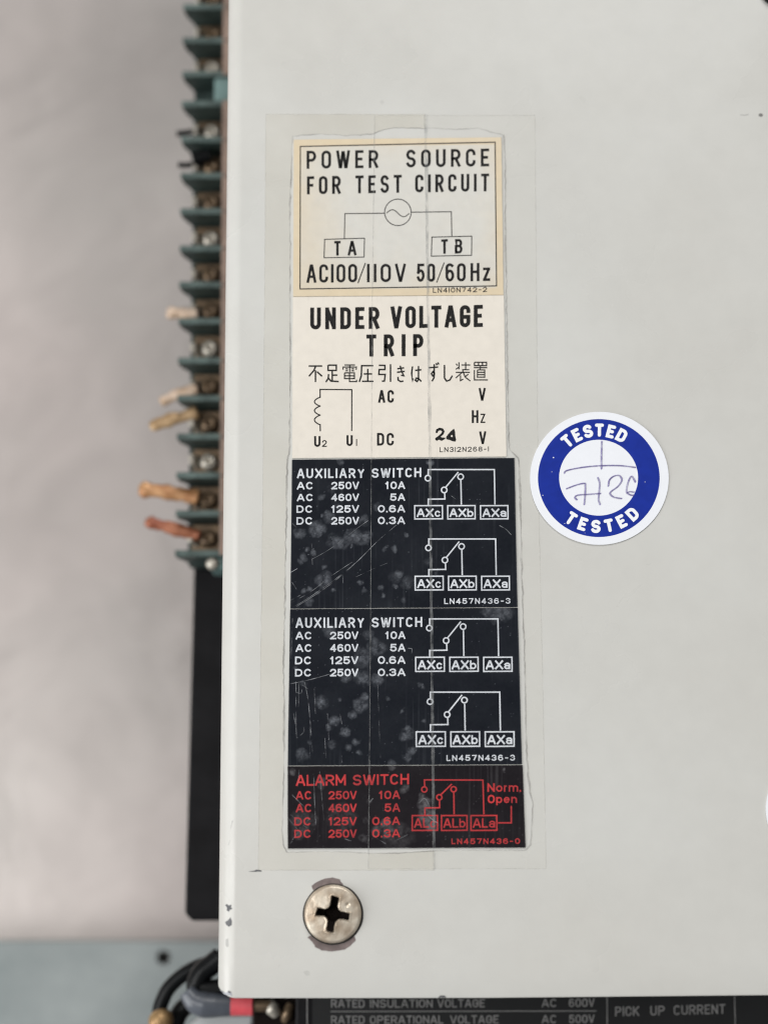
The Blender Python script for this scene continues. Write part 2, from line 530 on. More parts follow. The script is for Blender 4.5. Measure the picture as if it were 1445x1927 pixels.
# ------------------------------------------------------------------ materials
def cover_material():
    m = material('grey_enamel', (0.560, 0.552, 0.520, 1), 0.30, bump=0.05, bscale=1400, spec=0.45)
    nt = m.node_tree
    b = nt.nodes['Principled BSDF']
    tc = nt.nodes.new('ShaderNodeTexCoord')
    n1 = nt.nodes.new('ShaderNodeTexNoise'); n1.inputs['Scale'].default_value = 22; n1.inputs['Detail'].default_value = 5
    n2 = nt.nodes.new('ShaderNodeTexNoise'); n2.inputs['Scale'].default_value = 260; n2.inputs['Detail'].default_value = 5
    vo = nt.nodes.new('ShaderNodeTexVoronoi'); vo.inputs['Scale'].default_value = 85
    for n in (n1, n2, vo): nt.links.new(tc.outputs['Object'], n.inputs['Vector'])
    c1 = nt.nodes.new('ShaderNodeValToRGB')
    c1.color_ramp.elements[0].position = .3; c1.color_ramp.elements[1].position = .7
    c1.color_ramp.elements[0].color = (0.545, 0.531, 0.494, 1); c1.color_ramp.elements[1].color = (0.574, 0.568, 0.537, 1)
    nt.links.new(n1.outputs['Fac'], c1.inputs['Fac'])
    m2 = nt.nodes.new('ShaderNodeMapRange'); m2.inputs['To Min'].default_value = .96; m2.inputs['To Max'].default_value = 1.04
    nt.links.new(n2.outputs['Fac'], m2.inputs['Value'])
    sc = nt.nodes.new('ShaderNodeVectorMath'); sc.operation = 'SCALE'
    nt.links.new(c1.outputs['Color'], sc.inputs[0]); nt.links.new(m2.outputs['Result'], sc.inputs['Scale'])
    # sparse grime specks
    lt = nt.nodes.new('ShaderNodeMapRange'); lt.inputs['From Min'].default_value = 0.018; lt.inputs['From Max'].default_value = 0.045
    lt.inputs['To Min'].default_value = 0.2; lt.inputs['To Max'].default_value = 0.0
    nt.links.new(vo.outputs['Distance'], lt.inputs['Value'])
    gt = nt.nodes.new('ShaderNodeMath'); gt.operation = 'GREATER_THAN'; gt.inputs[1].default_value = .9
    sp = nt.nodes.new('ShaderNodeSeparateColor')
    nt.links.new(vo.outputs['Color'], sp.inputs[0]); nt.links.new(sp.outputs[0], gt.inputs[0])
    ml = nt.nodes.new('ShaderNodeMath'); ml.operation = 'MULTIPLY'
    nt.links.new(lt.outputs['Result'], ml.inputs[0]); nt.links.new(gt.outputs[0], ml.inputs[1])
    mx = nt.nodes.new('ShaderNodeMix'); mx.data_type = 'RGBA'; mx.inputs[7].default_value = (.25, .24, .22, 1)
    nt.links.new(ml.outputs[0], mx.inputs[0]); nt.links.new(sc.outputs['Vector'], mx.inputs[6])
    nt.links.new(mx.outputs[2], b.inputs['Base Color'])
    n5 = nt.nodes.new('ShaderNodeTexNoise'); n5.inputs['Scale'].default_value = 45; n5.inputs['Detail'].default_value = 7
    n5.inputs['Distortion'].default_value = .6
    nt.links.new(tc.outputs['Object'], n5.inputs['Vector'])
    r5 = nt.nodes.new('ShaderNodeMapRange'); r5.inputs['From Min'].default_value = .3; r5.inputs['From Max'].default_value = .7
    r5.inputs['To Min'].default_value = .22; r5.inputs['To Max'].default_value = .42
    nt.links.new(n5.outputs['Fac'], r5.inputs['Value']); nt.links.new(r5.outputs['Result'], b.inputs['Roughness'])
    return m

M_cover = cover_material()
M_black_ink = material('black_ink', (0.012, 0.0115, 0.011, 1), 0.6, var=.5, vscale=700, spec=.15)
M_soft_ink = material('soft_black_ink', (0.020, 0.019, 0.019, 1), 0.6, var=.6, vscale=1200, spec=.25)
M_white_ink = material('pale_ink', (0.68, 0.70, 0.73, 1), 0.5, var=.02, vscale=240, var_color=(0.50, 0.52, 0.55, 1), spec=.3)
M_red_ink = material('red_ink', (0.54, 0.042, 0.044, 1), 0.5, vscale=230, var_color=(0.31, .03, .034, 1), spec=.2)
M_cream_a = wear_material('yellowed_cream', (0.605, 0.585, 0.535, 1), (0.66, 0.52, 0.32, 1), .4, .45)
M_cream_b = wear_material('cream_paper', (0.72, 0.665, 0.585, 1), (0.52, .48, .42, 1), .42, .5)
M_black_lab = wear_material('black_film', (0.0070, 0.0085, 0.0125, 1), (0.125, 0.133, 0.15, 1), .33, .5, spec=.10)
M_black_red = wear_material('warm_black_film', (0.0095, 0.0075, 0.0095, 1), (0.115, 0.11, 0.115, 1), .33, .5, spec=.10)
M_tape = film('clear_tape', (0.60, 0.545, 0.43, 1), .045, .3, 40, .0, 2.4, tint=(.997, .992, .980, 1))
M_tape_clear = film('clearer_tape', (0.60, 0.565, 0.47, 1), .022, .3, 45, .0, 2.4, tint=(.999, .998, .994, 1))
M_tape_edge = film('tape_edge', (0.36, 0.36, 0.35, 1), .45, .35, 700, .25, 1.5)
M_tape_rim = film('tape_rim', (0.30, 0.29, 0.27, 1), .36, .5, 300, .3, 1.5)
M_scratch = film('scratch', (0.40, 0.41, 0.43, 1), .42, .5, 500, -.35, 1.7)
M_white_vinyl = material('white_vinyl', (0.80, 0.81, 0.845, 1), .38, var=.012, vscale=300)
M_blue_ink = material('blue_ink', (0.008, 0.026, 0.27, 1), .4, var=.10, vscale=350, spec=.2)
M_pen = film('pen_ink', (0.25, 0.20, 0.50, 1), .55, .4, 900, .55, 1.2)
M_pen_dark = film('pen_edge', (0.12, 0.10, 0.22, 1), .7, .4, 900, .6, 1.1)
M_nickel = material('tarnished_nickel', (0.74, 0.665, 0.55, 1), .40, .55, vscale=260, var_color=(0.40, .30, .21, 1), bump=.35, bscale=1300, rough_var=.14)
M_gap_shadow = material('gap_shadow', (0.018, 0.016, 0.013, 1), .6, .3)  # shade of the gap round the screw head, as a colour
M_worn = material('rusted_ring', (0.21, 0.165, 0.155, 1), .7, .1, vscale=600, var_color=(.13, .10, .095, 1), bump=.3)
M_chip = material('bare_steel', (0.12, 0.12, 0.125, 1), .5, .25, vscale=900, var_color=(.06, .06, .065, 1), bump=.5)
M_teal = material('teal_plastic', (0.030, 0.046, 0.042, 1), .5, var=.25, vscale=180, bump=.15, spec=.25)
M_teal_lit = material('lit_teal_edge', (0.088, 0.118, 0.110, 1), .6, var=.4, vscale=260, spec=.2)  # lighter copy of the barrier plastic; the light is in its colour
M_tealpale = material('dusty_teal_plastic', (0.13, 0.205, 0.195, 1), .5, var=.25, vscale=220)
M_brass = material('worn_brass', (0.24, 0.17, 0.105, 1), .4, .7, vscale=500, var_color=(.13, .09, .06, 1))
M_steel = material('zinc_steel', (0.62, 0.58, 0.50, 1), .38, .5, vscale=500, var_color=(.35, .32, .27, 1))
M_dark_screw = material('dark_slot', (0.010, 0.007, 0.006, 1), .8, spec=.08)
M_tan = material('tan_fibre', (0.33, 0.235, 0.185, 1), .6, vscale=120, var_color=(.19, .13, .10, 1))
M_tan_dark = material('dark_fibre', (0.10, 0.07, 0.055, 1), .6)
M_case = material('black_moulding', (0.0085, 0.008, 0.009, 1), .6, var=.3, vscale=150, bump=.15, spec=.12)
M_rubber = material('black_cable', (0.005, 0.0055, 0.006, 1), .36, var=.3, spec=.18)
M_greysleeve = material('grey_sleeve', (0.085, 0.095, 0.115, 1), .35, var=.2, vscale=200, spec=.6)
M_red = material('red_sleeve', (0.74, 0.095, 0.115, 1), .4, var=.15, vscale=300)
M_cop_pale = material('tinned_copper', (0.66, 0.52, 0.41, 1), .42, .3, vscale=350, var_color=(.40, .27, .17, 1), bump=.4)
M_cop_tan = material('brassy_copper', (0.50, 0.34, 0.19, 1), .42, .3, vscale=350, var_color=(.27, .165, .075, 1), bump=.4)
M_cop_orange = material('orange_copper', (0.58, 0.33, 0.16, 1), .42, .3, vscale=300, var_color=(.30, .125, .045, 1), bump=.4)
M_cop_red = material('red_copper', (0.36, 0.14, 0.07, 1), .42, .3, vscale=280, var_color=(.22, .055, .028, 1), bump=.4)
M_plate = material('black_nameplate', (0.012, 0.012, 0.0125, 1), .45, var=.15, vscale=60, spec=.3)
M_grey_ink = material('grey_ink', (0.20, 0.195, 0.19, 1), .5, var=.15, vscale=500)

TABLE_SHADE_OFF = (1.7, 1.0, 0.3)  # places the broad noise so its dark cloud paints the table's light falloff
def table_material():
    m = material('table_sheet', (0.5, 0.47, 0.45, 1), .55, spec=.3)
    nt = m.node_tree; b = nt.nodes['Principled BSDF']
    tc = nt.nodes.new('ShaderNodeTexCoord')
    n1 = nt.nodes.new('ShaderNodeTexNoise'); n1.inputs['Scale'].default_value = 5.5; n1.inputs['Detail'].default_value = 4
    n2 = nt.nodes.new('ShaderNodeTexNoise'); n2.inputs['Scale'].default_value = 30; n2.inputs['Detail'].default_value = 6
    n2.inputs['Distortion'].default_value = 1.2
    for n in (n1, n2): nt.links.new(tc.outputs['Object'], n.inputs['Vector'])
    c1 = nt.nodes.new('ShaderNodeValToRGB')
    c1.color_ramp.elements[0].position = .35; c1.color_ramp.elements[1].position = .65
    c1.color_ramp.elements[0].color = (.42, .395, .37, 1); c1.color_ramp.elements[1].color = (.535, .470, .445, 1)
    nt.links.new(n1.outputs['Fac'], c1.inputs['Fac'])
    mr = nt.nodes.new('ShaderNodeMapRange'); mr.inputs['From Min'].default_value = .3; mr.inputs['From Max'].default_value = .7
    mr.inputs['To Min'].default_value = .92; mr.inputs['To Max'].default_value = 1.07
    nt.links.new(n2.outputs['Fac'], mr.inputs['Value'])
    sc = nt.nodes.new('ShaderNodeVectorMath'); sc.operation = 'SCALE'
    nt.links.new(c1.outputs['Color'], sc.inputs[0]); nt.links.new(mr.outputs['Result'], sc.inputs['Scale'])
    mp = nt.nodes.new('ShaderNodeMapping'); mp.inputs['Location'].default_value = TABLE_SHADE_OFF; mp.inputs['Scale'].default_value = (1, -1, 1)
    n4 = nt.nodes.new('ShaderNodeTexNoise'); n4.inputs['Scale'].default_value = 3.2; n4.inputs['Detail'].default_value = 2  # broad tone: light falloff put into the table colour
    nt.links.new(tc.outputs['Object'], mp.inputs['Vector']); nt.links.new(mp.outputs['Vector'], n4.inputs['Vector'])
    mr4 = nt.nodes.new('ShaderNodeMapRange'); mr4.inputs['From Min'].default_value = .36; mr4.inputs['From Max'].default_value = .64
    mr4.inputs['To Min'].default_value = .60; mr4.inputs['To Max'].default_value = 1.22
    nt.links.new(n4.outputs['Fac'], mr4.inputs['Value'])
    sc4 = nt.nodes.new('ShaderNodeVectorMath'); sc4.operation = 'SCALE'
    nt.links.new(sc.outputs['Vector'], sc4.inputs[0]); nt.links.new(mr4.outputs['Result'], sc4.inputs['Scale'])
    nt.links.new(sc4.outputs['Vector'], b.inputs['Base Color'])
    n3 = nt.nodes.new('ShaderNodeTexNoise'); n3.inputs['Scale'].default_value = 18; n3.inputs['Detail'].default_value = 3
    n3.inputs['Distortion'].default_value = .8
    nt.links.new(tc.outputs['Object'], n3.inputs['Vector'])
    bp = nt.nodes.new('ShaderNodeBump'); bp.inputs['Strength'].default_value = .35; bp.inputs['Distance'].default_value = .01
    nt.links.new(n3.outputs['Fac'], bp.inputs['Height']); nt.links.new(bp.outputs['Normal'], b.inputs['Normal'])
    return m
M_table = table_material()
M_galv = material('galvanised_steel', (0.330, 0.356, 0.350, 1), .6, .1, vscale=34, var_color=(.215, .242, .240, 1), rough_var=.08)

# ------------------------------------------------------------------ table
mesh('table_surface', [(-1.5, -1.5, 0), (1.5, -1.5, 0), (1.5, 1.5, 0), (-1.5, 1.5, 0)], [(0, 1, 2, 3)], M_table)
tag(bpy.data.objects['table_surface'], 'mottled pinkish grey table top under the switchgear', 'table', kind='structure')

# galvanised base sheet the breaker is bolted to
ZG = 0.008
ge = P(150, 1772, ZG)
holec = P(308, 1802, ZG)
def plate_with_hole(name, x0, x1, y0, y1, z0, z1, c, r, mat, parent):
    n = 24
    a = [(c.x + r * math.cos(2 * math.pi * k / n), c.y + r * math.sin(2 * math.pi * k / n)) for k in range(n)]
    def outer(an):
        dx, dy = math.cos(an), math.sin(an)
        ts = []
        if dx > 1e-9: ts.append((x1 - c.x) / dx)
        if dx < -1e-9: ts.append((x0 - c.x) / dx)
        if dy > 1e-9: ts.append((y1 - c.y) / dy)
        if dy < -1e-9: ts.append((y0 - c.y) / dy)
        t = min(ts)
        return (c.x + dx * t, c.y + dy * t)
    angs = sorted([2 * math.pi * k / n for k in range(n)] + [math.atan2(y - c.y, x - c.x) % (2 * math.pi) for x in (x0, x1) for y in (y0, y1)])
    inn = [(c.x + r * math.cos(t), c.y + r * math.sin(t)) for t in angs]
    out = [outer(t) for t in angs]
    m = len(angs)
    v = [(x, y, z1) for x, y in inn] + [(x, y, z1) for x, y in out] + [(x, y, z0) for x, y in inn] + [(x, y, z0) for x, y in out]
    f = []
    for k in range(m):
        j = (k + 1) % m
        f += [(k, m + k, m + j, j), (m + k, 3 * m + k, 3 * m + j, m + j), (2 * m + k, 2 * m + j, 3 * m + j, 3 * m + k), (k, j, 2 * m + j, 2 * m + k)]
    return mesh(name, v, f, mat, parent, flip=None)
base_sheet = plate_with_hole('base_plate', -0.40, 0.33, -0.28, ge.y, ZG - .004, ZG, holec, 0.0019, M_galv, None)
tag(base_sheet, 'flat grey galvanised steel sheet with one small hole, under the black cables', 'metal sheet')
# edge flange that carries the sheet above the table
mesh('flange', *box_data(-0.40, 0.33, ge.y - .003, ge.y - 0.0001, 0.0005, ZG - .0042), M_galv, base_sheet)

# ------------------------------------------------------------------ circuit breaker body and cover
ZC = Z0 - 0.0755               # top of the black moulded case
breaker = empty('circuit_breaker', (0, 0, ZG))
tag(breaker, 'large circuit breaker with a plain light grey enamelled cover over a black moulded case', 'circuit breaker')

# cover: bent sheet, left edge follows the photograph's edge line
RB = 0.0034
A = P(431, 0, Z0 - RB); B = P(411, 1862, Z0 - RB)
slope = (A.x - B.x) / (A.y - B.y)
YB = P(700, 1877, Z0).y
YT = P(700, -700, Z0).y
XR = 0.155
TH = 0.0012
def left_x(y): return B.x + (y - B.y) * slope
def prof(y, end):
    """outline of the bent sheet in (x, z), outer then inner"""
    xl = left_x(y)
    out, inn = [], []
    out.append((xl, Z0 - .052)); inn.append((xl + TH, Z0 - .052))
    n = 12
    for k in range(n + 1):
        a = math.pi - (math.pi / 2) * k / n
        out.append((xl + RB + RB * math.cos(a), Z0 - RB + RB * math.sin(a)))
        inn.append((xl + RB + (RB - TH) * math.cos(a), Z0 - RB + (RB - TH) * math.sin(a)))
    for k in range(1, 9):
        x = xl + RB + (XR - RB - xl - RB) * k / 8
        out.append((x, Z0)); inn.append((x, Z0 - TH))
    for k in range(1, n + 1):
        a = math.pi / 2 - (math.pi / 2) * k / n
        out.append((XR - RB + RB * math.cos(a), Z0 - RB + RB * math.sin(a)))
        inn.append((XR - RB + (RB - TH) * math.cos(a), Z0 - RB + (RB - TH) * math.sin(a)))
    out.append((XR, Z0 - .052)); inn.append((XR - TH, Z0 - .052))
    return out, inn
rows = [YB, YB + .0004] + list(np.linspace(YB + .006, YT, 14))
V, F = [], []
m_ = None
for j, y in enumerate(rows):
    o_, i_ = prof(y, j == 0)
    m_ = len(o_)
    for k, (x, z) in enumerate(o_ + i_):
        kk = k % m_
        yy = y
        if j == 0:                       # the bent corner is cut back and a little rounded
            t = max(0.0, 1 - (x - left_x(y)) / 0.0034) if kk < 16 else 0
            yy = y + 0.0018 * t ** 2 + (0.0016 if kk == 0 else 0)
            yy += 0.00012 * math.sin(x * 310) + 0.0004 * max(0, (x - .02) / .06)
            if k < m_: z -= 0.00012
        elif j == 1:
            t = max(0.0, 1 - (x - left_x(y)) / 0.0034) if kk < 16 else 0
            yy = y + 0.0018 * t ** 2 + (0.0016 if kk == 0 else 0)
            yy += 0.00012 * math.sin(x * 310) + 0.0004 * max(0, (x - .02) / .06)
        V.append((x, yy, z))
for j in range(len(rows) - 1):
    a, b = j * 2 * m_, (j + 1) * 2 * m_
    for k in range(m_ - 1):
        F.append((a + k, a + k + 1, b + k + 1, b + k))
        F.append((a + m_ + k, b + m_ + k, b + m_ + k + 1, a + m_ + k + 1))
    F.append((a, b, b + m_, a + m_)); F.append((a + m_ - 1, a + 2 * m_ - 1, b + 2 * m_ - 1, b + m_ - 1))
for base, rev in ((0, False), ((len(rows) - 1) * 2 * m_, True)):
    for k in range(m_ - 1):
        q = (base + k, base + m_ + k, base + m_ + k + 1, base + k + 1)
        F.append(q[::-1] if rev else q)
cover = mesh('cover', V, F, M_cover, breaker, smooth=True, flip=None)
cover.data.set_sharp_from_angle(angle=math.radians(35))

# black moulded case under the cover; its left shoulder shows beside the cover
c0 = P(366, 1040, ZC); c1 = P(348, 1719, ZC); c2 = P(361, 1733, ZC)
c3 = P(700, 1733, ZC)
case_pts = [(c0.x, c0.y), (c1.x, c1.y), (c2.x, c2.y), (XR - .01, c2.y), (XR - .01, c0.y), ]
prism('case', case_pts[::-1], ZG + .0005, ZC, M_case, breaker, bevel=.0006)
# upper half of the case stands back behind the terminal blocks
d0 = P(440, 1030, ZC)
box('case_back', d0.x + .004, XR - .01, c0.y + .0004, YT - .005, ZG + .0005, ZC - .002, M_case, breaker, bevel=.0006)
# lower ledge that carries the name plate
ZL = Z0 - .046
l0 = P(556, 1890, ZL)
box('ledge', l0.x, XR - .012, YB - .060, c2.y - .0005, ZG + .0005, ZL, M_case, breaker, bevel=.0006)

# dark round plug at the upper right
pc = P(1467, -22, Z0)
lathe('plug', pc, [(.0043, -.0005), (.0043, .0006), (.0039, .0010), (.0001, .0011)], M_case, breaker, 40)

# phillips screw --------------------------------------------------
sc_c = P(626.3, 1719.5, Z0)
SR = 0.00510
def cross_depth(x, y):
    a = math.radians(-9)
    u, v = x * math.cos(a) + y * math.sin(a), -x * math.sin(a) + y * math.cos(a)
    best = 0.0
    for p, q_ in ((u, v), (v, u)):
        hw = .00047 + .00008 * min(1, abs(q_) / .003) + .00013 * mnoise.noise(Vector((x * 900, y * 900, 5)))
        L = .00305 + .0003 * mnoise.noise(Vector((x * 500, y * 500, 15)))
        if abs(q_) < L and abs(p) < hw + .00022:
            side = 1.0 if abs(p) < hw else 1 - (abs(p) - hw) / .00022
            side *= 1 if abs(p) < hw * (.82 + .35 * mnoise.noise(Vector((x * 1500, y * 1500, 33)))) + .0001 else .45
            endf = min(1, (L - abs(q_)) / .00030)
            best = max(best, side ** .8 * endf * (.0032 - .0016 * abs(q_) / L))
    # rounded web between the arms
    r = math.hypot(u, v)
    ri = .00165 + .00022 * math.cos(4 * math.atan2(v, u)) + .00012 * mnoise.noise(Vector((x * 900, y * 900, 25)))
    if r < ri:
        best = max(best, .0030 * min(1, (ri - r) / .0005))
    return best
NR, NA = 110, 240
sv, sf = [], []
sv.append((sc_c.x, sc_c.y, Z0 + .0013 - cross_depth(0, 0)))
for i in range(1, NR + 1):
    r = SR * i / NR
    for k in range(NA):
        a = 2 * math.pi * k / NA
        rr = r
        x, y = rr * math.cos(a), rr * math.sin(a)
        e = max(0, (r / SR - .90) / .10)
        z = Z0 + .0014 - .00035 * (r / SR) ** 2 - .0007 * e ** 2
        z += .000035 * (mnoise.noise(Vector((x * 900, y * 900, 3.1))))
        # burrs round the recess
        d = cross_depth(x, y)
        dn = max(cross_depth(x * .93, y * .93), cross_depth(x + .0003, y), cross_depth(x - .0003, y))
        if d == 0 and dn > 0: z += .00022 * max(0, mnoise.noise(Vector((x * 800, y * 800, 8))) + .35)
        # one punched dent
        dd = math.hypot(x - .0027, y - .0016)
        if dd < .00045: z -= .0003 * (1 - dd / .00045)
        sv.append((sc_c.x + x, sc_c.y + y, z - d))
for k in range(NA):
    sf.append((0, 1 + k, 1 + (k + 1) % NA))
for i in range(NR - 1):
    a, b = 1 + i * NA, 1 + (i + 1) * NA
    for k in range(NA):
        j = (k + 1) % NA
        sf.append((a + k, b + k, b + j, a + j))
b0 = len(sv)
for k in range(NA):
    p = sv[1 + (NR - 1) * NA + k]
    sv.append((sc_c.x + (p[0] - sc_c.x) * .97, sc_c.y + (p[1] - sc_c.y) * .97, Z0 + .00002))
for k in range(NA):
    j = (k + 1) % NA
    sf.append((1 + (NR - 1) * NA + k, b0 + k, b0 + j, 1 + (NR - 1) * NA + j))
screw = mesh('screw', sv, sf, M_nickel, breaker, smooth=True)
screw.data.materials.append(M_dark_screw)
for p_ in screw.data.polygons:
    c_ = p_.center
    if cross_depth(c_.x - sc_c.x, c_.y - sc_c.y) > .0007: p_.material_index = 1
def cut_hole(obj, c, r):
    n = 48
    ring_ = [(c.x + r * math.cos(2 * math.pi * k / n), c.y + r * math.sin(2 * math.pi * k / n)) for k in range(n)]
    tool = prism('hole_tool', ring_, Z0 - .01, Z0 + .01, None)
    md = obj.modifiers.new('hole', 'BOOLEAN'); md.operation = 'DIFFERENCE'; md.solver = 'EXACT'; md.object = tool
    bpy.context.view_layer.update()
    me = bpy.data.meshes.new_from_object(obj.evaluated_get(bpy.context.evaluated_depsgraph_get()))
    obj.modifiers.clear(); obj.data = me
    bpy.data.objects.remove(tool)
cut_hole(cover, sc_c, .0047)
screw.data.set_sharp_from_angle(angle=math.radians(40))
screw['label'] = 'tarnished cross slotted screw with rusty marks around it'
# dark recess of the slot floor
def in_slot():
    ik = Ink(Z0 - .00035)
    return ik
wz = Ink(Z0 + .00004)
def ell(cx, cy, rx, ry, n=64, j=0, s=0):
    return [(cx + (rx + j * mnoise.noise(Vector((math.cos(a) * 2, math.sin(a) * 2, s)))) * math.cos(a), cy + (ry + j * mnoise.noise(Vector((math.cos(a) * 2, math.sin(a) * 2, s)))) * math.sin(a)) for a in [2 * math.pi * k / n for k in range(n)]]
wz.ring(ell(626.8, 1720.5, 57.2, 58, j=1.2, s=4), ell(626, 1720, 50, 50))
wz.build('shadow_ring', M_gap_shadow, screw)  # flat dark ring that paints the shadow gap round the head
wr = Ink(Z0 + .00002)
def zp(l): return [(520 + x / 6.568, 1620 + y / 6.568) for x, y in l]
def dense(pts, j=.7, seed=1):
    out = []
    for i in range(len(pts)):
        a, b = pts[i], pts[(i + 1) % len(pts)]
        n = max(1, int(math.hypot(b[0] - a[0], b[1] - a[1]) / 2.5))
        for k in range(n):
            t = k / n
            x, y = a[0] + (b[0] - a[0]) * t, a[1] + (b[1] - a[1]) * t
            out.append((x + j * mnoise.noise(Vector((x * .3, y * .3, seed))), y + j * mnoise.noise(Vector((x * .3, y * .3, seed + 9)))))
    return out
wr.poly(dense(zp([(435, 310), (470, 280), (520, 250), (600, 218), (690, 205), (790, 230), (800, 260), (828, 292), (760, 330), (690, 340), (600, 345), (500, 370), (455, 360)])))
wr.poly(dense(zp([(383, 945), (430, 985), (470, 1040), (480, 1065), (560, 1105), (680, 1120), (840, 1100), (915, 1050), (980, 985), (972, 935), (900, 950), (700, 960), (500, 930), (420, 925)])))
wr.build('worn_patch', M_worn, screw)

# chips of bare metal on the bent edge
def bend_point(px, py, lift=.00003):
    """photo pixel -> point on the cover's flat or bent face"""
    z = Z0
    for _ in range(12):
        p = P(px, py, z)
        s = (left_x(p.y) + RB) - p.x
        if s <= 0: z2 = Z0
        else: z2 = Z0 - RB + math.sqrt(max(0, RB * RB - min(s, RB * .985) ** 2))
        z = .5 * z + .5 * z2
    p = P(px, py, z)
    s = max(0, (left_x(p.y) + RB) - p.x)
    nrm = Vector((-min(1, s / RB), 0, math.sqrt(max(0, 1 - min(1, s / RB) ** 2))))
    return p + nrm * lift
def chip(name, outline, mat, lift=.00003):
    pts = dense(outline, .5, 3)
    cx = sum(p[0] for p in pts) / len(pts); cy = sum(p[1] for p in pts) / len(pts)
    v = [bend_point(cx, cy, lift)]
    n = len(pts)
    for f_ in (.5, 1.0):
        v += [bend_point(cx + (x - cx) * f_, cy + (y - cy) * f_, lift) for x, y in pts]
    f = [(0, 1 + (k + 1) % n, 1 + k) for k in range(n)] + [(1 + k, 1 + (k + 1) % n, 1 + n + (k + 1) % n, 1 + n + k) for k in range(n)]
    return mesh(name, v, f, mat, cover, flip=None)
chip('paint_chip', [(424, 1703), (428, 1701), (430, 1704), (436, 1702), (435, 1708), (438, 1710), (433, 1712), (431, 1716), (427, 1713), (428, 1708)], M_chip)
chip('paint_chip', [(424, 1735), (429, 1732), (434, 1726), (437, 1734), (436, 1741), (431, 1744), (426, 1740)], M_chip)
M_smudge = film('smudge', (0.30, 0.30, 0.30, 1), .3, .5, 600, .4, 1.2)
chip('smudge', [(425, 1768), (430, 1766), (431, 1780), (428, 1783), (425, 1779)], M_smudge)
chip('smudge', [(437, 1545), (439, 1544), (436, 1556), (434.5, 1562), (435, 1554)], M_smudge)
chip('smudge', [(432, 1582), (433.5, 1581), (431, 1590), (429.5, 1592)], M_smudge)
chip('paint_chip', [(413, 1862), (418, 1866), (425, 1868), (431, 1866), (436, 1868), (438, 1874), (430, 1873.5), (421, 1870)], material('scuffed_paint', (.38, .39, .41, 1), .35, .3, vscale=900, var_color=(.2, .2, .22, 1), bump=.6))
chip('paint_chip', [(430, 1864), (435, 1866), (434, 1870), (429, 1868)], M_chip, .00006)
chip('paint_chip', [(824, 1877.2), (828, 1873.5), (836, 1873.2), (840, 1877)], M_chip)
chip('paint_chip', [(467, 1640), (480, 1638.2), (482, 1636.6), (489, 1636.8), (493, 1640), (480, 1640.4)], M_chip)
chip('speck', ell(1430.5, 216.5, 4.2, 3.2, 14), material('speck_grime', (.17, .165, .155, 1), .6))
chip('smudge', [(1391, 215), (1400, 216), (1408, 214.5), (1408, 216.5), (1400, 218), (1391, 217)], M_smudge)
chip('smudge', [(571, 1829), (577, 1826), (584, 1829), (583, 1835), (576, 1836)], film('faint_smudge', (.3, .3, .28, 1), .14, .5, 900, .3, 1.2))

# rating plate on the ledge
ZR = ZL + .0008
r0 = P(590, 1900, ZR)
rp = box('rating_plate', P(588, 1900, ZR).x, XR - .02, YB - .040, P(700, 1862, ZR).y, ZL + .0001, ZR, M_plate)
tag(rp, 'black rating plate with grey voltage ratings under the lower edge of the grey cover', 'nameplate')
rk = Ink(ZR + .00003)
def zr(x, y): return (560 + x / 1.6328, 1840 + y / 1.6328)
text(rk, 'RATED', 623, 686, 1896, 1896.5, 15.5, 2.3, .75, .14)
text(rk, 'INSULATION', 696, 814, 1896.5, 1896, 15.5, 2.3, .75, .14)
text(rk, 'VOLTAGE', 823, 912, 1896, 1895.5, 15.5, 2.3, .75, .14)
text(rk, 'AC', 1019, 1047, 1895.5, 1895, 15.5, 2.3, .75, .16)
text(rk, '600V', 1070, 1118, 1895, 1894.5, 15.5, 2.3, .75, .16)
rk.stroke([(623, 1903.5), (1121, 1902.5)], 1.8)
text(rk, 'RATED', 623, 686, 1927, 1927, 15.5, 2.3, .75, .14)
text(rk, 'OPERATIONAL', 696, 834, 1927, 1926.5, 15.5, 2.3, .75, .14)
text(rk, 'VOLTAGE', 847, 938, 1926.5, 1926, 15.5, 2.3, .75, .14)
text(rk, 'AC', 1019, 1047, 1926, 1925.5, 15.5, 2.3, .75, .16)
text(rk, '500V', 1070, 1118, 1925.5, 1925, 15.5, 2.3, .75, .16)
rk.stroke([(1141.5, 1860), (1142.5, 1990)], 1.8)
rk.stroke([(1381, 1860), (1384, 1990)], 1.6)
rk.stroke([(578, 1860), (578, 1990)], 2.2)
text(rk, 'PICK', 1157, 1202, 1912.5, 1911.5, 18, 2.5, .72, .16)
text(rk, 'UP', 1223, 1250, 1911, 1910.5, 18, 2.5, .72, .16)
text(rk, 'CURRENT', 1267, 1364, 1910, 1907.5, 18, 2.5, .72, .16)
rk.build('lettering', M_grey_ink, rp)

# ------------------------------------------------------------------ printed labels
ZLB, ZLT = Z0 + .000004, Z0 + .00019
ZI = ZLT + .000012
GL = 'printed labels in the column under the clear tape'

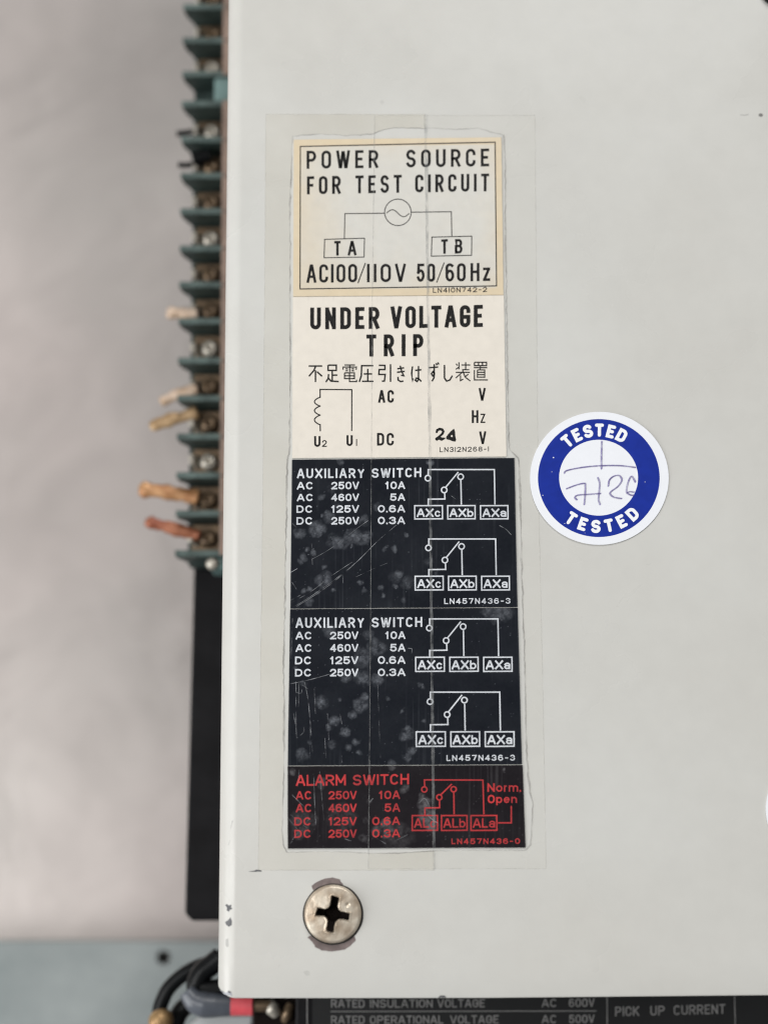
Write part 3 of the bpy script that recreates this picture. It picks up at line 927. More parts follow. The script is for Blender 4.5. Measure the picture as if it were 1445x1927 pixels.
# label: power source
q1 = [(553, 262.8), (943, 258.5), (947, 554.8), (552, 557.6)]
def wear1(X, Y, U, V):
    d = np.minimum(np.minimum(U * 395, (1 - U) * 395), np.minimum(V * 295, (1 - V) * 295))
    out = (d < 12.2) * .74
    st = np.clip(1 - (U * 395 - 12) / (70 + 60 * V), 0, 1) * .45 * (.3 + fbm(X, Y, 60, 21)) + np.clip(1 - ((1 - V) * 295 - 12) / 60, 0, 1) * .4 * fbm(X, Y, 50, 31) \
        + np.clip(1 - ((1 - U) * 395 - 12) / 40, 0, 1) * .35 * fbm(X, Y, 50, 41) + np.clip(1 - (V * 295 - 12) / 40, 0, 1) * .3 * fbm(X, Y, 40, 51)
    return np.where(d < 12.2, out + .2 * (fbm(X, Y, 40, 3) - .5), st + .16 * (fbm(X, Y, 30, 61) - .45))
lab1 = label_slab('specification_label', q1, M_cream_a, wear1, ZLB, ZLT, step=2.4)
tag(lab1, 'yellowed cream label with a thin black frame reading POWER SOURCE FOR TEST CIRCUIT', 'label', GL)
k1 = Ink(ZI)
a = dict(wf=.48, gap=.26, rnd=1.0)
text(k1, 'POWER', 577, 711.8, 317.6, 316, 33.8, 5.2, **a)
text(k1, 'SOURCE', 764, 920, 315.2, 313, 33.5, 5.2, **a)
text(k1, 'FOR', 577.7, 641.2, 365.7, 364.6, 33.8, 5.2, **a)
text(k1, 'TEST', 668.8, 756, 364, 362.6, 33.6, 5.2, **a)
text(k1, 'CIRCUIT', 781, 920, 362, 360, 33.4, 5.2, **a)
text(k1, 'T', 629, 641, 481, 480.8, 27.4, 4.6, **a)
text(k1, 'A', 654.4, 670.7, 480.8, 480.4, 27.4, 4.6, **a)
text(k1, 'T', 830, 842.4, 477.6, 477.2, 27.2, 4.6, **a)
text(k1, 'B', 855.5, 870, 477.2, 476.8, 27.2, 4.6, **a)
text(k1, 'AC100', 577, 672, 532.2, 531.2, 34.6, 5.0, .5, .16, bar1=True)
text(k1, '/', 672, 689, 531.2, 531, 34.4, 3.6)
text(k1, '110V', 690.5, 763.7, 531, 530.6, 34.4, 5.0, .5, .2, bar1=True)
text(k1, '50', 784, 818.5, 530.4, 530, 34.2, 5.0, .5, .16)
text(k1, '/', 820, 837, 530, 529.8, 34.2, 3.6)
text(k1, '60', 838, 876, 529.8, 529.4, 34.2, 5.0, .5, .16)
text(k1, 'Hz', 885, 922, 529.2, 528.6, 34, 5.0, .5, .2)
k1.build('lettering', M_black_ink, lab1)
k1b = Ink(ZI)
text(k1b, 'LN410N742-2', 814.5, 916, 551, 549.4, 9.4, 1.5, .8, .26, bar1=True)
k1b.build('part_number', M_soft_ink, lab1)
k1c = Ink(ZI)
k1c.circle(748.6, 399.6, 25, 1.7)
k1c.stroke([(728 + 41.5 * t, 400.5 - 6.2 * math.sin(2 * math.pi * t) + 1.5 * t) for t in [k / 24 for k in range(25)]], 1.7)
k1c.stroke([(723.5, 401.2), (649, 402), (648, 448.7)], 1.7)
k1c.stroke([(773.7, 399.3), (849, 398.4), (849.9, 444.8)], 1.7)
k1c.stroke([(611, 450.4), (685.8, 448.2), (685, 483.7), (609.8, 485)], 1.7, True)
k1c.stroke([(812.6, 446.2), (887.4, 444.4), (887, 480.4), (811.4, 482)], 1.7, True)
k1c.build('circuit_diagram', M_soft_ink, lab1)
k1d = Ink(ZI)
k1d.stroke([(565.3, 275.6), (931.3, 267.6), (934, 538), (564.7, 543.8)], 2.1, True)
k1d.build('border_line', M_soft_ink, lab1)

# label: under voltage trip
q2 = [(551.4, 559), (947.8, 555.8), (952.5, 859), (550.4, 862)]
def wear2(X, Y, U, V):
    w_ = .10 * np.clip(fbm(X, Y, 26, 71) * 2 - .9, 0, 1)
    st = np.clip(vnoise(X, Y * .08, 3.2, 81) - .78, 0, 1) * 3 * np.clip(V * 7 - 6, 0, 1)
    st2 = np.clip(vnoise(X, Y * .08, 3.2, 91) - .8, 0, 1) * 3 * np.clip(1 - V * 12, 0, 1)
    return w_ + .5 * st + .5 * st2
lab2 = label_slab('specification_label', q2, M_cream_b, wear2, ZLB, ZLT, step=2.4)
tag(lab2, 'cream label reading UNDER VOLTAGE TRIP with a line of Japanese and a coil symbol', 'label', GL)
k2 = Ink(ZI)
a = dict(wf=.50, gap=.2, rnd=1.0)
text(k2, 'UNDER', 583.8, 713.9, 620, 618.8, 41.2, 7.4, **a)
text(k2, 'VOLTAGE', 735, 908.2, 618.2, 615.2, 41.6, 7.4, .5, .16)
text(k2, 'TRIP', 689.4, 796.6, 671, 670, 41.4, 7.4, .5, .36)
for s_, x0, x1, y in (('AC', 711.5, 741, 757.8), ('DC', 709.3, 741, 838.5)):
    text(k2, s_, x0, x1, y, y, 23.8, 4.1, .5, .18)
text(k2, 'V', 900.5, 913.5, 754.2, 754, 24, 4.0)
text(k2, 'H', 887.5, 899.9, 795.9, 795.9, 24, 4.0)
text(k2, 'Z', 903.7, 912.8, 795.9, 795.9, 17.5, 2.6)
text(k2, 'V', 901.5, 914.5, 835.8, 835.6, 24, 4.0)
text(k2, 'U', 591.2, 603.2, 840.8, 840.8, 20.2, 3.8)
text(k2, '2', 606, 615, 840.8, 840.8, 12.6, 2.0)
text(k2, 'U', 652, 663.7, 839.2, 839.2, 20.2, 3.8)
text(k2, '|', 670, 672, 839.2, 839.2, 13, 1.8)
k2.build('lettering', M_black_ink, lab2)
k2b = Ink(ZI)
text(k2b, 'LN312N268-1', 827, 919.5, 851, 849.4, 9.4, 1.5, .8, .26, bar1=True)
k2b.build('part_number', M_soft_ink, lab2)
k2c = Ink(ZI)
coil = [(602.4, 811.5), (602.6, 799)] + [(601.5 - 9.6 * math.sin(math.pi * t) - 0, 799 - 17.3 * t) for t in [k / 10 for k in range(1, 10)]]
k2c.stroke([(661.8, 810), (662, 733.3), (602.4, 732.8), (602.4, 747.6)], 2.3)
for y0, y1 in ((747.6, 764.2), (764.2, 781.2), (781.2, 799.2)):
    k2c.stroke([(602.4 - 10.6 * math.sin(math.pi * t) ** .8, y0 + (y1 - y0) * t) for t in [k / 14 for k in range(15)]], 2.2)
k2c.stroke([(602.5, 799.2), (602.8, 810.5)], 2.3)
k2c.build('coil_symbol', M_black_ink, lab2)
# rubber stamped 24
k2e = Ink(ZI)
k2e.stroke([(821.5, 813), (822.5, 809.5), (827, 807.3), (832, 808.5), (834, 812), (832.5, 816), (827.5, 820.5), (823, 824.5), (822, 827)], [4.2, 4.8, 4.8, 4.4, 4.0, 4.8], cap='round')
k2e.stroke([(821.5, 826), (826, 823.8), (831, 826.5), (836, 825)], [6, 6.6, 6, 3.4], cap='round')
k2e.ring([(854, 806.5), (848.5, 811), (843, 817), (839, 822.5), (839.5, 826.5), (846, 828), (852, 830.5), (857, 831), (858, 827), (856.5, 821), (856, 813)],
         [(850.5, 818.4), (849.6, 818.6), (848.6, 819.2), (847.8, 820.2), (847.8, 821.2), (848.6, 822), (849.8, 822.4), (851, 822.4), (851.6, 821.6), (851.6, 820.4), (851.2, 819.2)])
k2e.build('stamped_number', M_black_ink, lab2)
# Japanese line
KJ = [
 ((580.5, 686.2, 607, 719), [[(.02, .92), (.98, .92)], [(.52, .92), (.38, .66), (.03, .33)], [(.5, .68), (.5, 0)], [(.6, .6), (.97, .33)]]),
 ((612.3, 686.2, 638, 719), [[(.2, .97), (.8, .97), (.8, .67), (.2, .67), (.2, .97)], [(.5, .67), (.5, .06)], [(.5, .4), (.88, .4)], [(.24, .46), (.2, .2), (.03, 0)], [(.2, .25), (.4, .06), (.98, .03)]]),
 ((644.5, 686.2, 671.8, 719), [[(.14, .98), (.86, .98)], [(.04, .7), (.04, .86), (.96, .86), (.94, .7)], [(.5, .98), (.5, .58)], [(.2, .76), (.38, .76)], [(.2, .65), (.38, .65)], [(.62, .76), (.8, .76)], [(.62, .65), (.8, .65)], [(.14, .53), (.82, .53), (.82, .2), (.14, .2), (.14, .53)], [(.14, .36), (.82, .36)], [(.48, .53), (.48, .03), (.97, .03), (.97, .14)]]),
 ((675.5, 686.2, 703, 718.5), [[(.16, .36), (.18, .94), (.97, .94)], [(.16, .36), (.02, 0)], [(.6, .76), (.6, .04)], [(.32, .46), (.9, .46)], [(.2, .03), (.99, .03)]]),
 ((711.5, 685.5, 736, 718.5), [[(.05, .94), (.52, .94), (.52, .7), (.08, .7), (.05, .42), (.54, .42), (.48, .04), (.28, .04)], [(.95, 1), (.95, 0)]]),
 ((746, 688, 762.8, 718), [[(.08, .8), (.85, .86)], [(.05, .58), (.92, .64)], [(.4, 1), (.6, .6), (.82, .36), (.5, .4)], [(.16, .3), (.18, .1), (.45, 0), (.78, .03)]]),
 ((774, 688, 793, 718), [[(.1, .95), (.02, .5), (.1, .03), (.18, .2)], [(.36, .7), (.99, .74)], [(.7, .98), (.7, .14), (.56, .0), (.38, .08), (.5, .22), (.75, .16), (.99, 0)]]),
 ((806, 684, 826, 717.5), [[(.02, .76), (.92, .8)], [(.54, .96), (.54, .4), (.4, .3), (.28, .42), (.42, .55), (.56, .45), (.52, .2), (.33, 0)], [(.72, 1.02), (.8, .9)], [(.88, 1.06), (.97, .94)]]),
 ((834, 686, 851.5, 717.5), [[(.12, .98), (.12, .2), (.35, .01), (.7, .08), (.97, .34)]]),
 ((856.5, 681.5, 885, 717), [[(.24, 1), (.24, .62)], [(.05, .92), (.14, .82)], [(.03, .62), (.24, .74)], [(.4, .85), (.99, .85)], [(.68, 1), (.68, .6)], [(.45, .6), (.92, .6)], [(.5, .58), (.5, .48)], [(.03, .46), (.97, .46)], [(.45, .46), (.03, .16)], [(.34, .3), (.34, .02), (.52, .1)], [(.52, .46), (.66, .2), (.99, 0)], [(.86, .36), (.66, .24)]]),
 ((889.5, 681, 918, 716), [[(.1, .98), (.9, .98), (.9, .8), (.1, .8), (.1, .98)], [(.37, .98), (.37, .8)], [(.63, .98), (.63, .8)], [(.06, .69), (.95, .69)], [(.5, .78), (.48, .58)], [(.3, .57), (.78, .57), (.78, .18), (.3, .18), (.3, .57)], [(.3, .44), (.78, .44)], [(.3, .31), (.78, .31)], [(.1, .57), (.1, .03), (.99, .03)]]),
]
k2f = Ink(ZI)
for (x0, y0, x1, y1), strokes in KJ:
    for st in strokes:
        k2f.stroke([(x0 + u * (x1 - x0), y1 - v * (y1 - y0)) for u, v in st], 2.9 if len(strokes) < 9 else 2.25, cap='none')
k2f.build('japanese_lettering', M_black_ink, lab2)

# black labels ----------------------------------------------------
def blob_field(X, Y, blobs):
    w_ = np.zeros_like(X)
    wx = X + 7 * (fbm(X, Y, 16, 131) - .5) * 2
    wy = Y + 7 * (fbm(X, Y, 16, 137) - .5) * 2
    for bx, by, br, bs in blobs:
        d = np.hypot(wx - bx, wy - by) / br
        w_ = np.maximum(w_, bs * np.clip(1.25 - d, 0, 1) ** .7)
    return w_
def zoom3(l, ox, oy, s): return [(ox + x / s, oy + y / s, r / s * 1.05, b) for x, y, r, b in l]
B1 = zoom3([(135, 460, 30, .5), (230, 430, 40, .6), (300, 370, 30, .5), (330, 505, 35, .45), (370, 520, 30, .5), (430, 480, 40, .55), (480, 490, 40, .5), (510, 470, 25, .5), (345, 310, 20, .35), (255, 255, 16, .5),
            (305, 220, 20, .3), (490, 390, 25, .4), (150, 600, 20, .5), (210, 580, 14, .7), (175, 558, 12, .6), (130, 630, 14, .45), (425, 540, 10, .5), (265, 660, 13, .45), (270, 730, 38, .55), (185, 780, 15, .6), (155, 795, 14, .5),
            (185, 850, 20, .4), (480, 745, 16, .5), (590, 775, 14, .5), (595, 812, 11, .45), (620, 545, 11, .5), (665, 550, 14, .6), (690, 685, 22, .6), (680, 760, 14, .5), (725, 845, 17, .5), (740, 740, 30, .25), (670, 705, 30, .2),
            (730, 480, 11, .5), (560, 310, 18, .3), (500, 790, 12, .3), (320, 785, 10, .7), (240, 805, 12, .5), (260, 370, 9, .6), (400, 440, 8, .5), (365, 48, 18, .6), (870, 60, 18, .9), (905, 685, 8, .5), (860, 630, 20, .15), (500, 778, 5, .9), (755, 560, 4, .8)], 520, 850, 3.0104)
B2 = zoom3([(300, 170, 35, .4), (480, 320, 50, .4), (490, 440, 40, .5), (565, 450, 28, .55), (560, 265, 38, .5), (400, 430, 28, .45), (590, 270, 28, .4), (255, 570, 36, .6), (480, 590, 38, .55), (497, 545, 22, .7), (430, 640, 20, .55),
            (330, 680, 24, .6), (300, 715, 18, .6), (385, 740, 24, .65), (320, 810, 24, .45), (450, 800, 22, .5), (410, 840, 20, .35), (470, 860, 12, .5), (145, 875, 30, .5), (190, 800, 14, .4), (735, 755, 33, .6), (760, 850, 22, .5), (740, 880, 20, .5),
            (720, 622, 12, .7), (835, 685, 12, .6), (820, 482, 14, .55), (630, 560, 10, .35), (370, 570, 10, .4), (160, 470, 18, .5), (110, 385, 12, .5), (525, 200, 30, .35), (725, 10, 14, .5), (650, 930, 22, .5), (1270, 60, 60, .5), (1200, 52, 40, .4)], 520, 1130, 3.0104)
B3 = zoom3([(205, 82, 16, .6), (340, 130, 22, .5), (730, 160, 18, .6), (540, 300, 15, .45), (820, 230, 28, .8), (815, 195, 14, .7), (830, 290, 36, .75), (850, 335, 28, .75), (640, 325, 26, .6), (650, 360, 28, .6), (560, 220, 12, .5), (300, 300, 14, .3),
            (530, 390, 20, .35), (665, 50, 18, .5), (430, 300, 60, .25), (250, 320, 50, .35), (230, 360, 30, .35), (700, 385, 60, .25), (1185, 68, 8, .5), (590, 360, 22, .5)], 470, 1420, 2.4914)
def wear_black(blobs, seed):
    def fn(X, Y, U, V):
        b = blob_field(X, Y, blobs)
        tex = .10 + 1.15 * np.clip(fbm(X, Y, 8, seed) * 2.4 - .55, 0, 1) * (.55 + .9 * vnoise(X, Y, 2.6, seed + 2)) + .9 * (vnoise(X, Y, 2.0, seed + 3) > .93)
        streak = np.clip(vnoise(X, Y * .025, 2.6, seed + 5) - .72, 0, 1) * np.clip(fbm(X, Y, 90, seed + 9) * 3 - 1.3, 0, 1) * .7
        haze = .05 * np.clip(fbm(X, Y, 60, seed + 13) * 2 - .75, 0, 1) + .035 * fbm(X, Y, 4, seed + 15)
        fleck = (vnoise(X, Y, 1.7, seed + 17) > .965) * np.clip(fbm(X, Y, 45, seed + 19) * 2.4 - .85, 0, 1) * .9 + (b > .25) * (vnoise(X, Y, 1.6, seed + 27) > .94) * .8
        rim = np.clip(1 - np.minimum(U * 430, (1 - U) * 430) / 3, 0, 1) * .15
        return b * tex * .95 + streak + haze + fleck + rim
    return fn
q3 = [(549.6, 865), (967.6, 861.8), (973.4, 1142.2), (546.5, 1145)]
q4 = [(546, 1146.6), (973.8, 1143.8), (981.8, 1438.2), (541.6, 1440.6)]
q5 = [(541.4, 1442.2), (983, 1439.8), (988.8, 1595), (541.8, 1596.8)]
lab3 = label_slab('specification_label', q3, M_black_lab, wear_black(B1, 201), ZLB, ZLT)
tag(lab3, 'upper of the two black AUXILIARY SWITCH labels, directly below the cream label', 'label', GL)
lab4 = label_slab('specification_label', q4, M_black_lab, wear_black(B2, 301), ZLB, ZLT)
tag(lab4, 'lower of the two black AUXILIARY SWITCH labels, directly above the red lettering', 'label', GL)
lab5 = label_slab('specification_label', q5, M_black_red, wear_black(B3, 401), ZLB, ZLT)
tag(lab5, 'black label with red ALARM SWITCH lettering at the foot of the column', 'label', GL)

def circuit(ink, x0, x1, y0, y1, w):
    """changeover contact drawing mapped from its first instance"""
    X = lambda x: x0 + (x - 779) / (956.5 - 779) * (x1 - x0)
    Y = lambda y: y0 + (y - 882.6) / (977.2 - 882.6) * (y1 - y0)
    p = lambda l: [(X(a), Y(b)) for a, b in l]
    ink.circle(X(805), Y(899.8), 5.2, w)
    ink.stroke(p([(805.6, 893.6), (805.6, 883.6), (929.8, 883.6), (931, 949.5)]), w, cap='none')
    ink.circle(X(866.5), Y(897.2), 5.2, w)
    ink.stroke(p([(867, 903.5), (867.8, 949.5)]), w, cap='none')
    ink.circle(X(835.6), Y(922), 5.2, w)
    ink.stroke(p([(838.5, 916.8), (861.5, 889.2)]), w)
    ink.stroke(p([(836.6, 928), (837, 939), (805.7, 939.4), (805.7, 950.5)]), w, cap='none')
    for a, b in ((779, 833.4), (841, 894.8), (902.6, 956.5)):
        ink.stroke(p([(a + 1.2, 951.6), (b - 1.2, 951.4), (b - 1, 976.2), (a + 1.4, 976.6)]), w, True)
    return X, Y
def box_text(ink, X, Y, words, t):
    for (a, b), s_ in zip(((784, 829), (845.5, 890.8), (907.5, 953)), words):
        text(ink, s_, X(a), X(b), Y(973), Y(972.8), Y(973) - Y(957), t, .82, .1)
def rows_text(ink, cols, rows, t):
    for r_i, (y0, y1) in enumerate(rows):
        for (xa, xb, words) in cols:
            s_ = words[r_i]
            xl = xa
            if isinstance(xa, dict): xl = xa[s_]
            text(ink, s_, xl, xb, y1, y1 - .6, y1 - y0, t, .84, .15)
W250 = ['250V', '460V', '125V', '250V']
AMP = ['10A', '5A', '0.6A', '0.3A']
# upper
k3 = Ink(ZI)
text(k3, 'AUXILIARY', 559, 686, 900, 899.4, 18, 3.3, .68, .2)
text(k3, 'SWITCH', 699.4, 792.6, 899.2, 897.8, 17.8, 3.3, .68, .2)
yr = [(907, 921.2), (929.5, 943.3), (951.2, 965.2), (973.2, 987.4)]
for i, (y0, y1) in enumerate(yr):
    text(k3, ('AC', 'AC', 'DC', 'DC')[i], 558.8 if i < 2 else 558, 589.2 if i < 2 else 588.2, y1, y1 - .3, y1 - y0, 2.8, .9, .2)
    text(k3, W250[i], 623.5, 675.5, y1 - .3, y1 - .6, y1 - y0, 2.8, .84, .14)
    text(k3, AMP[i], {'10A': 725, '5A': 734}.get(AMP[i], 711), 762, y1 - .8, y1 - 1, y1 - y0, 2.8, .84, .16)
k3.build('lettering', M_white_ink, lab3)
k3c = Ink(ZI); k3t = Ink(ZI)
for x0, x1, y0, y1 in ((779, 956.5, 882.6, 977.2), (779.8, 959.2, 1013.2, 1111)):
    X, Y = circuit(k3c, x0, x1, y0, y1, 2.5)
    box_text(k3t, X, Y, ('AXc', 'AXb', 'AXa'), 3.2)
k3c.build('circuit_diagram', M_white_ink, lab3)
k3t.build('terminal_lettering', M_white_ink, lab3)
k3n = Ink(ZI)
text(k3n, 'LN457N436-3', 835.6, 960, 1136.8, 1136, 10.8, 1.9, .78, .26)
k3n.build('part_number', M_white_ink, lab3)
# lower
k4 = Ink(ZI)
text(k4, 'AUXILIARY', 556.5, 685.4, 1181.6, 1181, 19.2, 3.3, .66, .2)
text(k4, 'SWITCH', 699.4, 794.4, 1180.8, 1179.6, 18.6, 3.3, .66, .2)
yr = [(1189, 1203.4), (1212.4, 1226.9), (1235.6, 1250.2), (1258.9, 1273.2)]
for i, (y0, y1) in enumerate(yr):
    text(k4, ('AC', 'AC', 'DC', 'DC')[i], 556.4 if i < 2 else 555.4, 586.8 if i < 2 else 586, y1, y1 - .3, y1 - y0, 2.8, .9, .2)
    text(k4, W250[i], 621.2, 674.2, y1 - .3, y1 - .6, y1 - y0, 2.8, .84, .14)
    text(k4, AMP[i], {'10A': 725, '5A': 734}.get(AMP[i], 711), 762.6, y1 - .8, y1 - 1, y1 - y0, 2.8, .84, .16)
k4.build('lettering', M_white_ink, lab4)
k4c = Ink(ZI); k4t = Ink(ZI)
for x0, x1, y0, y1 in ((780.8, 964.2, 1163.6, 1264.2), (781.8, 968, 1301.4, 1405.4)):
    X, Y = circuit(k4c, x0, x1, y0, y1, 2.5)
    box_text(k4t, X, Y, ('AXc', 'AXb', 'AXa'), 3.3)
k4c.build('circuit_diagram', M_white_ink, lab4)
k4t.build('terminal_lettering', M_white_ink, lab4)
k4n = Ink(ZI)
text(k4n, 'LN457N436-3', 840, 968.6, 1432, 1431.2, 11, 1.9, .78, .26)
k4n.build('part_number', M_white_ink, lab4)
# alarm
k5 = Ink(ZI)
text(k5, 'ALARM', 557, 650.8, 1479, 1478, 20.6, 3.3, .74, .12)
text(k5, 'SWITCH', 664, 769.4, 1478, 1476, 20, 3.3, .72, .14)
yr = [(1489, 1504.6), (1513, 1528.6), (1538.2, 1553.6), (1561.5, 1576.8)]
for i, (y0, y1) in enumerate(yr):
    text(k5, ('AC', 'AC', 'DC', 'DC')[i], 557 if i < 2 else 554, 586.4 if i < 2 else 585.4, y1, y1 - .3, y1 - y0, 2.7, .84, .2)
    text(k5, W250[i], 618.4, 671, y1 - .3, y1 - .6, y1 - y0, 2.7, .8, .13)
    text(k5, AMP[i], {'10A': 713, '5A': 723.6}.get(AMP[i], 700.6), 752.4, y1 - .8, y1 - 1.2, y1 - y0, 2.7, .8, .16)
text(k5, 'Norm.', 916.8, 980, 1490.2, 1490, 16.4, 3.0, .74, .12)
text(k5, 'Open', 917.4, 972.6, 1511.6, 1511.2, 15.8, 3.0, .76, .14)
k5.build('lettering', M_red_ink, lab5)
k5c = Ink(ZI)
w5 = 2.5
k5c.circle(798.3, 1485.6, 5, w5)
k5c.stroke([(799, 1479.4), (798.4, 1467.6), (908.4, 1468), (910.2, 1532.4)], w5, cap='none')
k5c.circle(853.3, 1485.2, 5, w5)
k5c.stroke([(853.7, 1491.6), (854.2, 1532.4)], w5, cap='none')
k5c.circle(826.4, 1500.4, 5, w5)
k5c.stroke([(829.4, 1495.4), (849, 1476.2)], w5)
k5c.stroke([(826.8, 1506.6), (827, 1520), (799.4, 1520.4), (799.4, 1533.6)], w5, cap='none')
for a_, b_ in ((774.4, 824), (829.4, 879.6), (884.8, 935.6)):
    k5c.stroke([(a_ + 1.2, 1534.8), (b_ - 1.2, 1534.6), (b_ - 1, 1562.4), (a_ + 1.2, 1562.8)], w5, True)
k5c.stroke([(936.4, 1548.4), (961.7, 1548.4), (961.7, 1516.6)], w5, cap='none')
k5c.build('circuit_diagram', M_red_ink, lab5)
k5t = Ink(ZI)
for a_, b_, s_ in ((779, 820.5, 'ALc'), (834, 875.8, 'ALb'), (889.4, 932, 'ALa')):
    text(k5t, s_, a_, b_, 1557.8, 1557.4, 17.6, 2.8, .7, .1)
k5t.build('terminal_lettering', M_red_ink, lab5)
k5n = Ink(ZI)
text(k5n, 'LN457N436-0', 849.3, 978, 1588.6, 1588, 10.6, 1.9, .78, .26)
k5n.build('part_number', M_red_ink, lab5)

# scratches in the black labels
ks = Ink(ZLT + .00004)
def z3(l): return [(520 + x / 3.0104, 850 + y / 3.0104) for x, y in l]
def z4(l): return [(520 + x / 3.0104, 1130 + y / 3.0104) for x, y in l]
def z5(l): return [(470 + x / 2.4914, 1420 + y / 2.4914) for x, y in l]
def sm(pts):
    out = []
    for i in range(len(pts) - 1):
        p0, p1, p2, p3 = [np.array(pts[min(max(i + d, 0), len(pts) - 1)]) for d in (-1, 0, 1, 2)]
        for k in range(6):
            t = k / 6
            out.append(tuple(.5 * (2 * p1 + (p2 - p0) * t + (2 * p0 - 5 * p1 + 4 * p2 - p3) * t * t + (3 * p1 - p0 - 3 * p2 + p3) * t ** 3)))
    return out + [pts[-1]]
for l, w_ in (([(82, 888), (180, 830), (330, 725), (460, 620), (570, 510), (680, 415)], .9), ([(85, 855), (200, 790), (310, 705), (430, 625)], .8), ([(110, 880), (260, 785), (400, 675), (520, 560)], .7),
              ([(200, 610), (290, 560), (380, 495), (470, 425), (520, 390)], .8), ([(450, 710), (540, 668), (630, 630)], .6), ([(80, 685), (120, 662)], .9), ([(90, 740), (115, 780)], .7), ([(82, 842), (138, 812)], .8),
              ([(1262, 418), (1300, 440), (1330, 472)], 1.1), ([(990, 250), (1018, 270)], .9), ([(320, 480), (360, 510)], .7), ([(200, 520), (205, 640)], .5), ([(378, 660), (378, 745)], .5), ([(90, 405), (115, 430)], .8)):
    ks.stroke(sm(z3(l)), w_, cap='none')
ks.build('scratches', M_scratch, lab3)
ks = Ink(ZLT + .00004)
for l, w_ in (([(78, 472), (150, 458), (230, 438), (300, 418)], .9), ([(112, 460), (112, 700), (116, 780)], .7), ([(160, 462), (180, 560), (192, 690), (206, 870)], .9), ([(290, 640), (298, 790)], .7), ([(118, 780), (155, 745), (155, 715)], .9),
              ([(128, 470), (126, 620)], .5), ([(98, 640), (108, 700)], .8), ([(575, 480), (582, 700), (590, 900)], .45), ([(110, 520), (140, 525), (145, 505)], .7), ([(215, 500), (222, 640)], .45), ([(275, 780), (282, 905)], .5), ([(92, 100), (84, 330)], .6), ([(745, 270), (768, 275), (765, 300)], .8),
              ([(360, 640), (372, 700)], .5), ([(150, 480), (178, 500)], .8), ([(190, 720), (192, 900)], .45), ([(370, 880), (372, 920)], .5)):
    ks.stroke(sm(z4(l)), w_, cap='none')
ks.build('scratches', M_scratch, lab4)
ks = Ink(ZLT + .00004)
for l, w_ in (([(300, 60), (303, 190), (310, 330)], .8), ([(328, 80), (340, 220), (350, 330)], .6), ([(232, 70), (226, 150)], .6), ([(200, 190), (260, 250)], .6), ([(190, 280), (270, 345)], .7), ([(182, 300), (240, 370)], .6),
              ([(560, 225), (578, 205)], 1.2), ([(795, 225), (820, 205), (842, 240)], 1.2), ([(810, 260), (850, 300), (880, 320)], 1.1), ([(690, 400), (740, 375)], .7), ([(200, 400), (280, 300)], .5), ([(184, 425), (200, 405)], 1.0), ([(575, 380), (640, 420)], .5), ([(445, 395), (475, 405)], .7)):
    ks.stroke(sm(z5(l)), w_, cap='none')
ks.build('scratches', M_scratch, lab5)

# ------------------------------------------------------------------ clear tape: two overlapping strips, open over the air gap round the labels
def interp(tab, y):
    ys = [t[0] for t in tab]; xs = [t[1] for t in tab]
    return float(np.interp(y, ys, xs))
OUT_L = [(213, 500.5), (560, 498), (900, 495), (1300, 490), (1638, 486)]
OUT_R = [(215, 1006), (560, 1009), (900, 1012), (1300, 1021), (1636, 1027)]
CR_L = [(213, 705), (560, 700.5), (862, 698.8), (1144, 697.4), (1440, 695.2), (1640, 693)]
CR_R = [(213, 801), (560, 805.5), (862, 809.5), (1144, 812), (1440, 815), (1640, 817.5)]
IN_L = [(250, 551), (270, 549.5), (330, 548.5), (400, 545.5), (470, 546.5), (560, 546), (700, 546.5), (850, 545), (864, 541), (960, 539.5), (1080, 537), (1144, 536), (1250, 533.5), (1330, 535), (1440, 534.5), (1500, 533), (1560, 531), (1590, 533), (1604, 540)]
IN_R = [(252, 947), (300, 950), (400, 950.5), (560, 952.5), (700, 954.5), (842, 957.5), (850, 961), (860, 975), (900, 977), (1000, 980), (1144, 983.5), (1250, 987), (1400, 990), (1440, 992), (1490, 997), (1510, 1002), (1560, 1000), (1590, 998), (1600, 988)]
IN_T = [(551, 256), (600, 252), (650, 255), (700, 252), (716, 246), (740, 240), (800, 241), (860, 243), (900, 241), (925, 249), (947, 254)]
IN_B = [(540, 1604), (600, 1602), (650, 1603), (700, 1606), (760, 1605), (816, 1601), (900, 1600), (988, 1600)]
def jag(x, y, s, amp): return amp * mnoise.noise(Vector((x * .09, y * .09, s))) + amp * .5 * mnoise.noise(Vector((x * .3, y * .3, s + 4)))
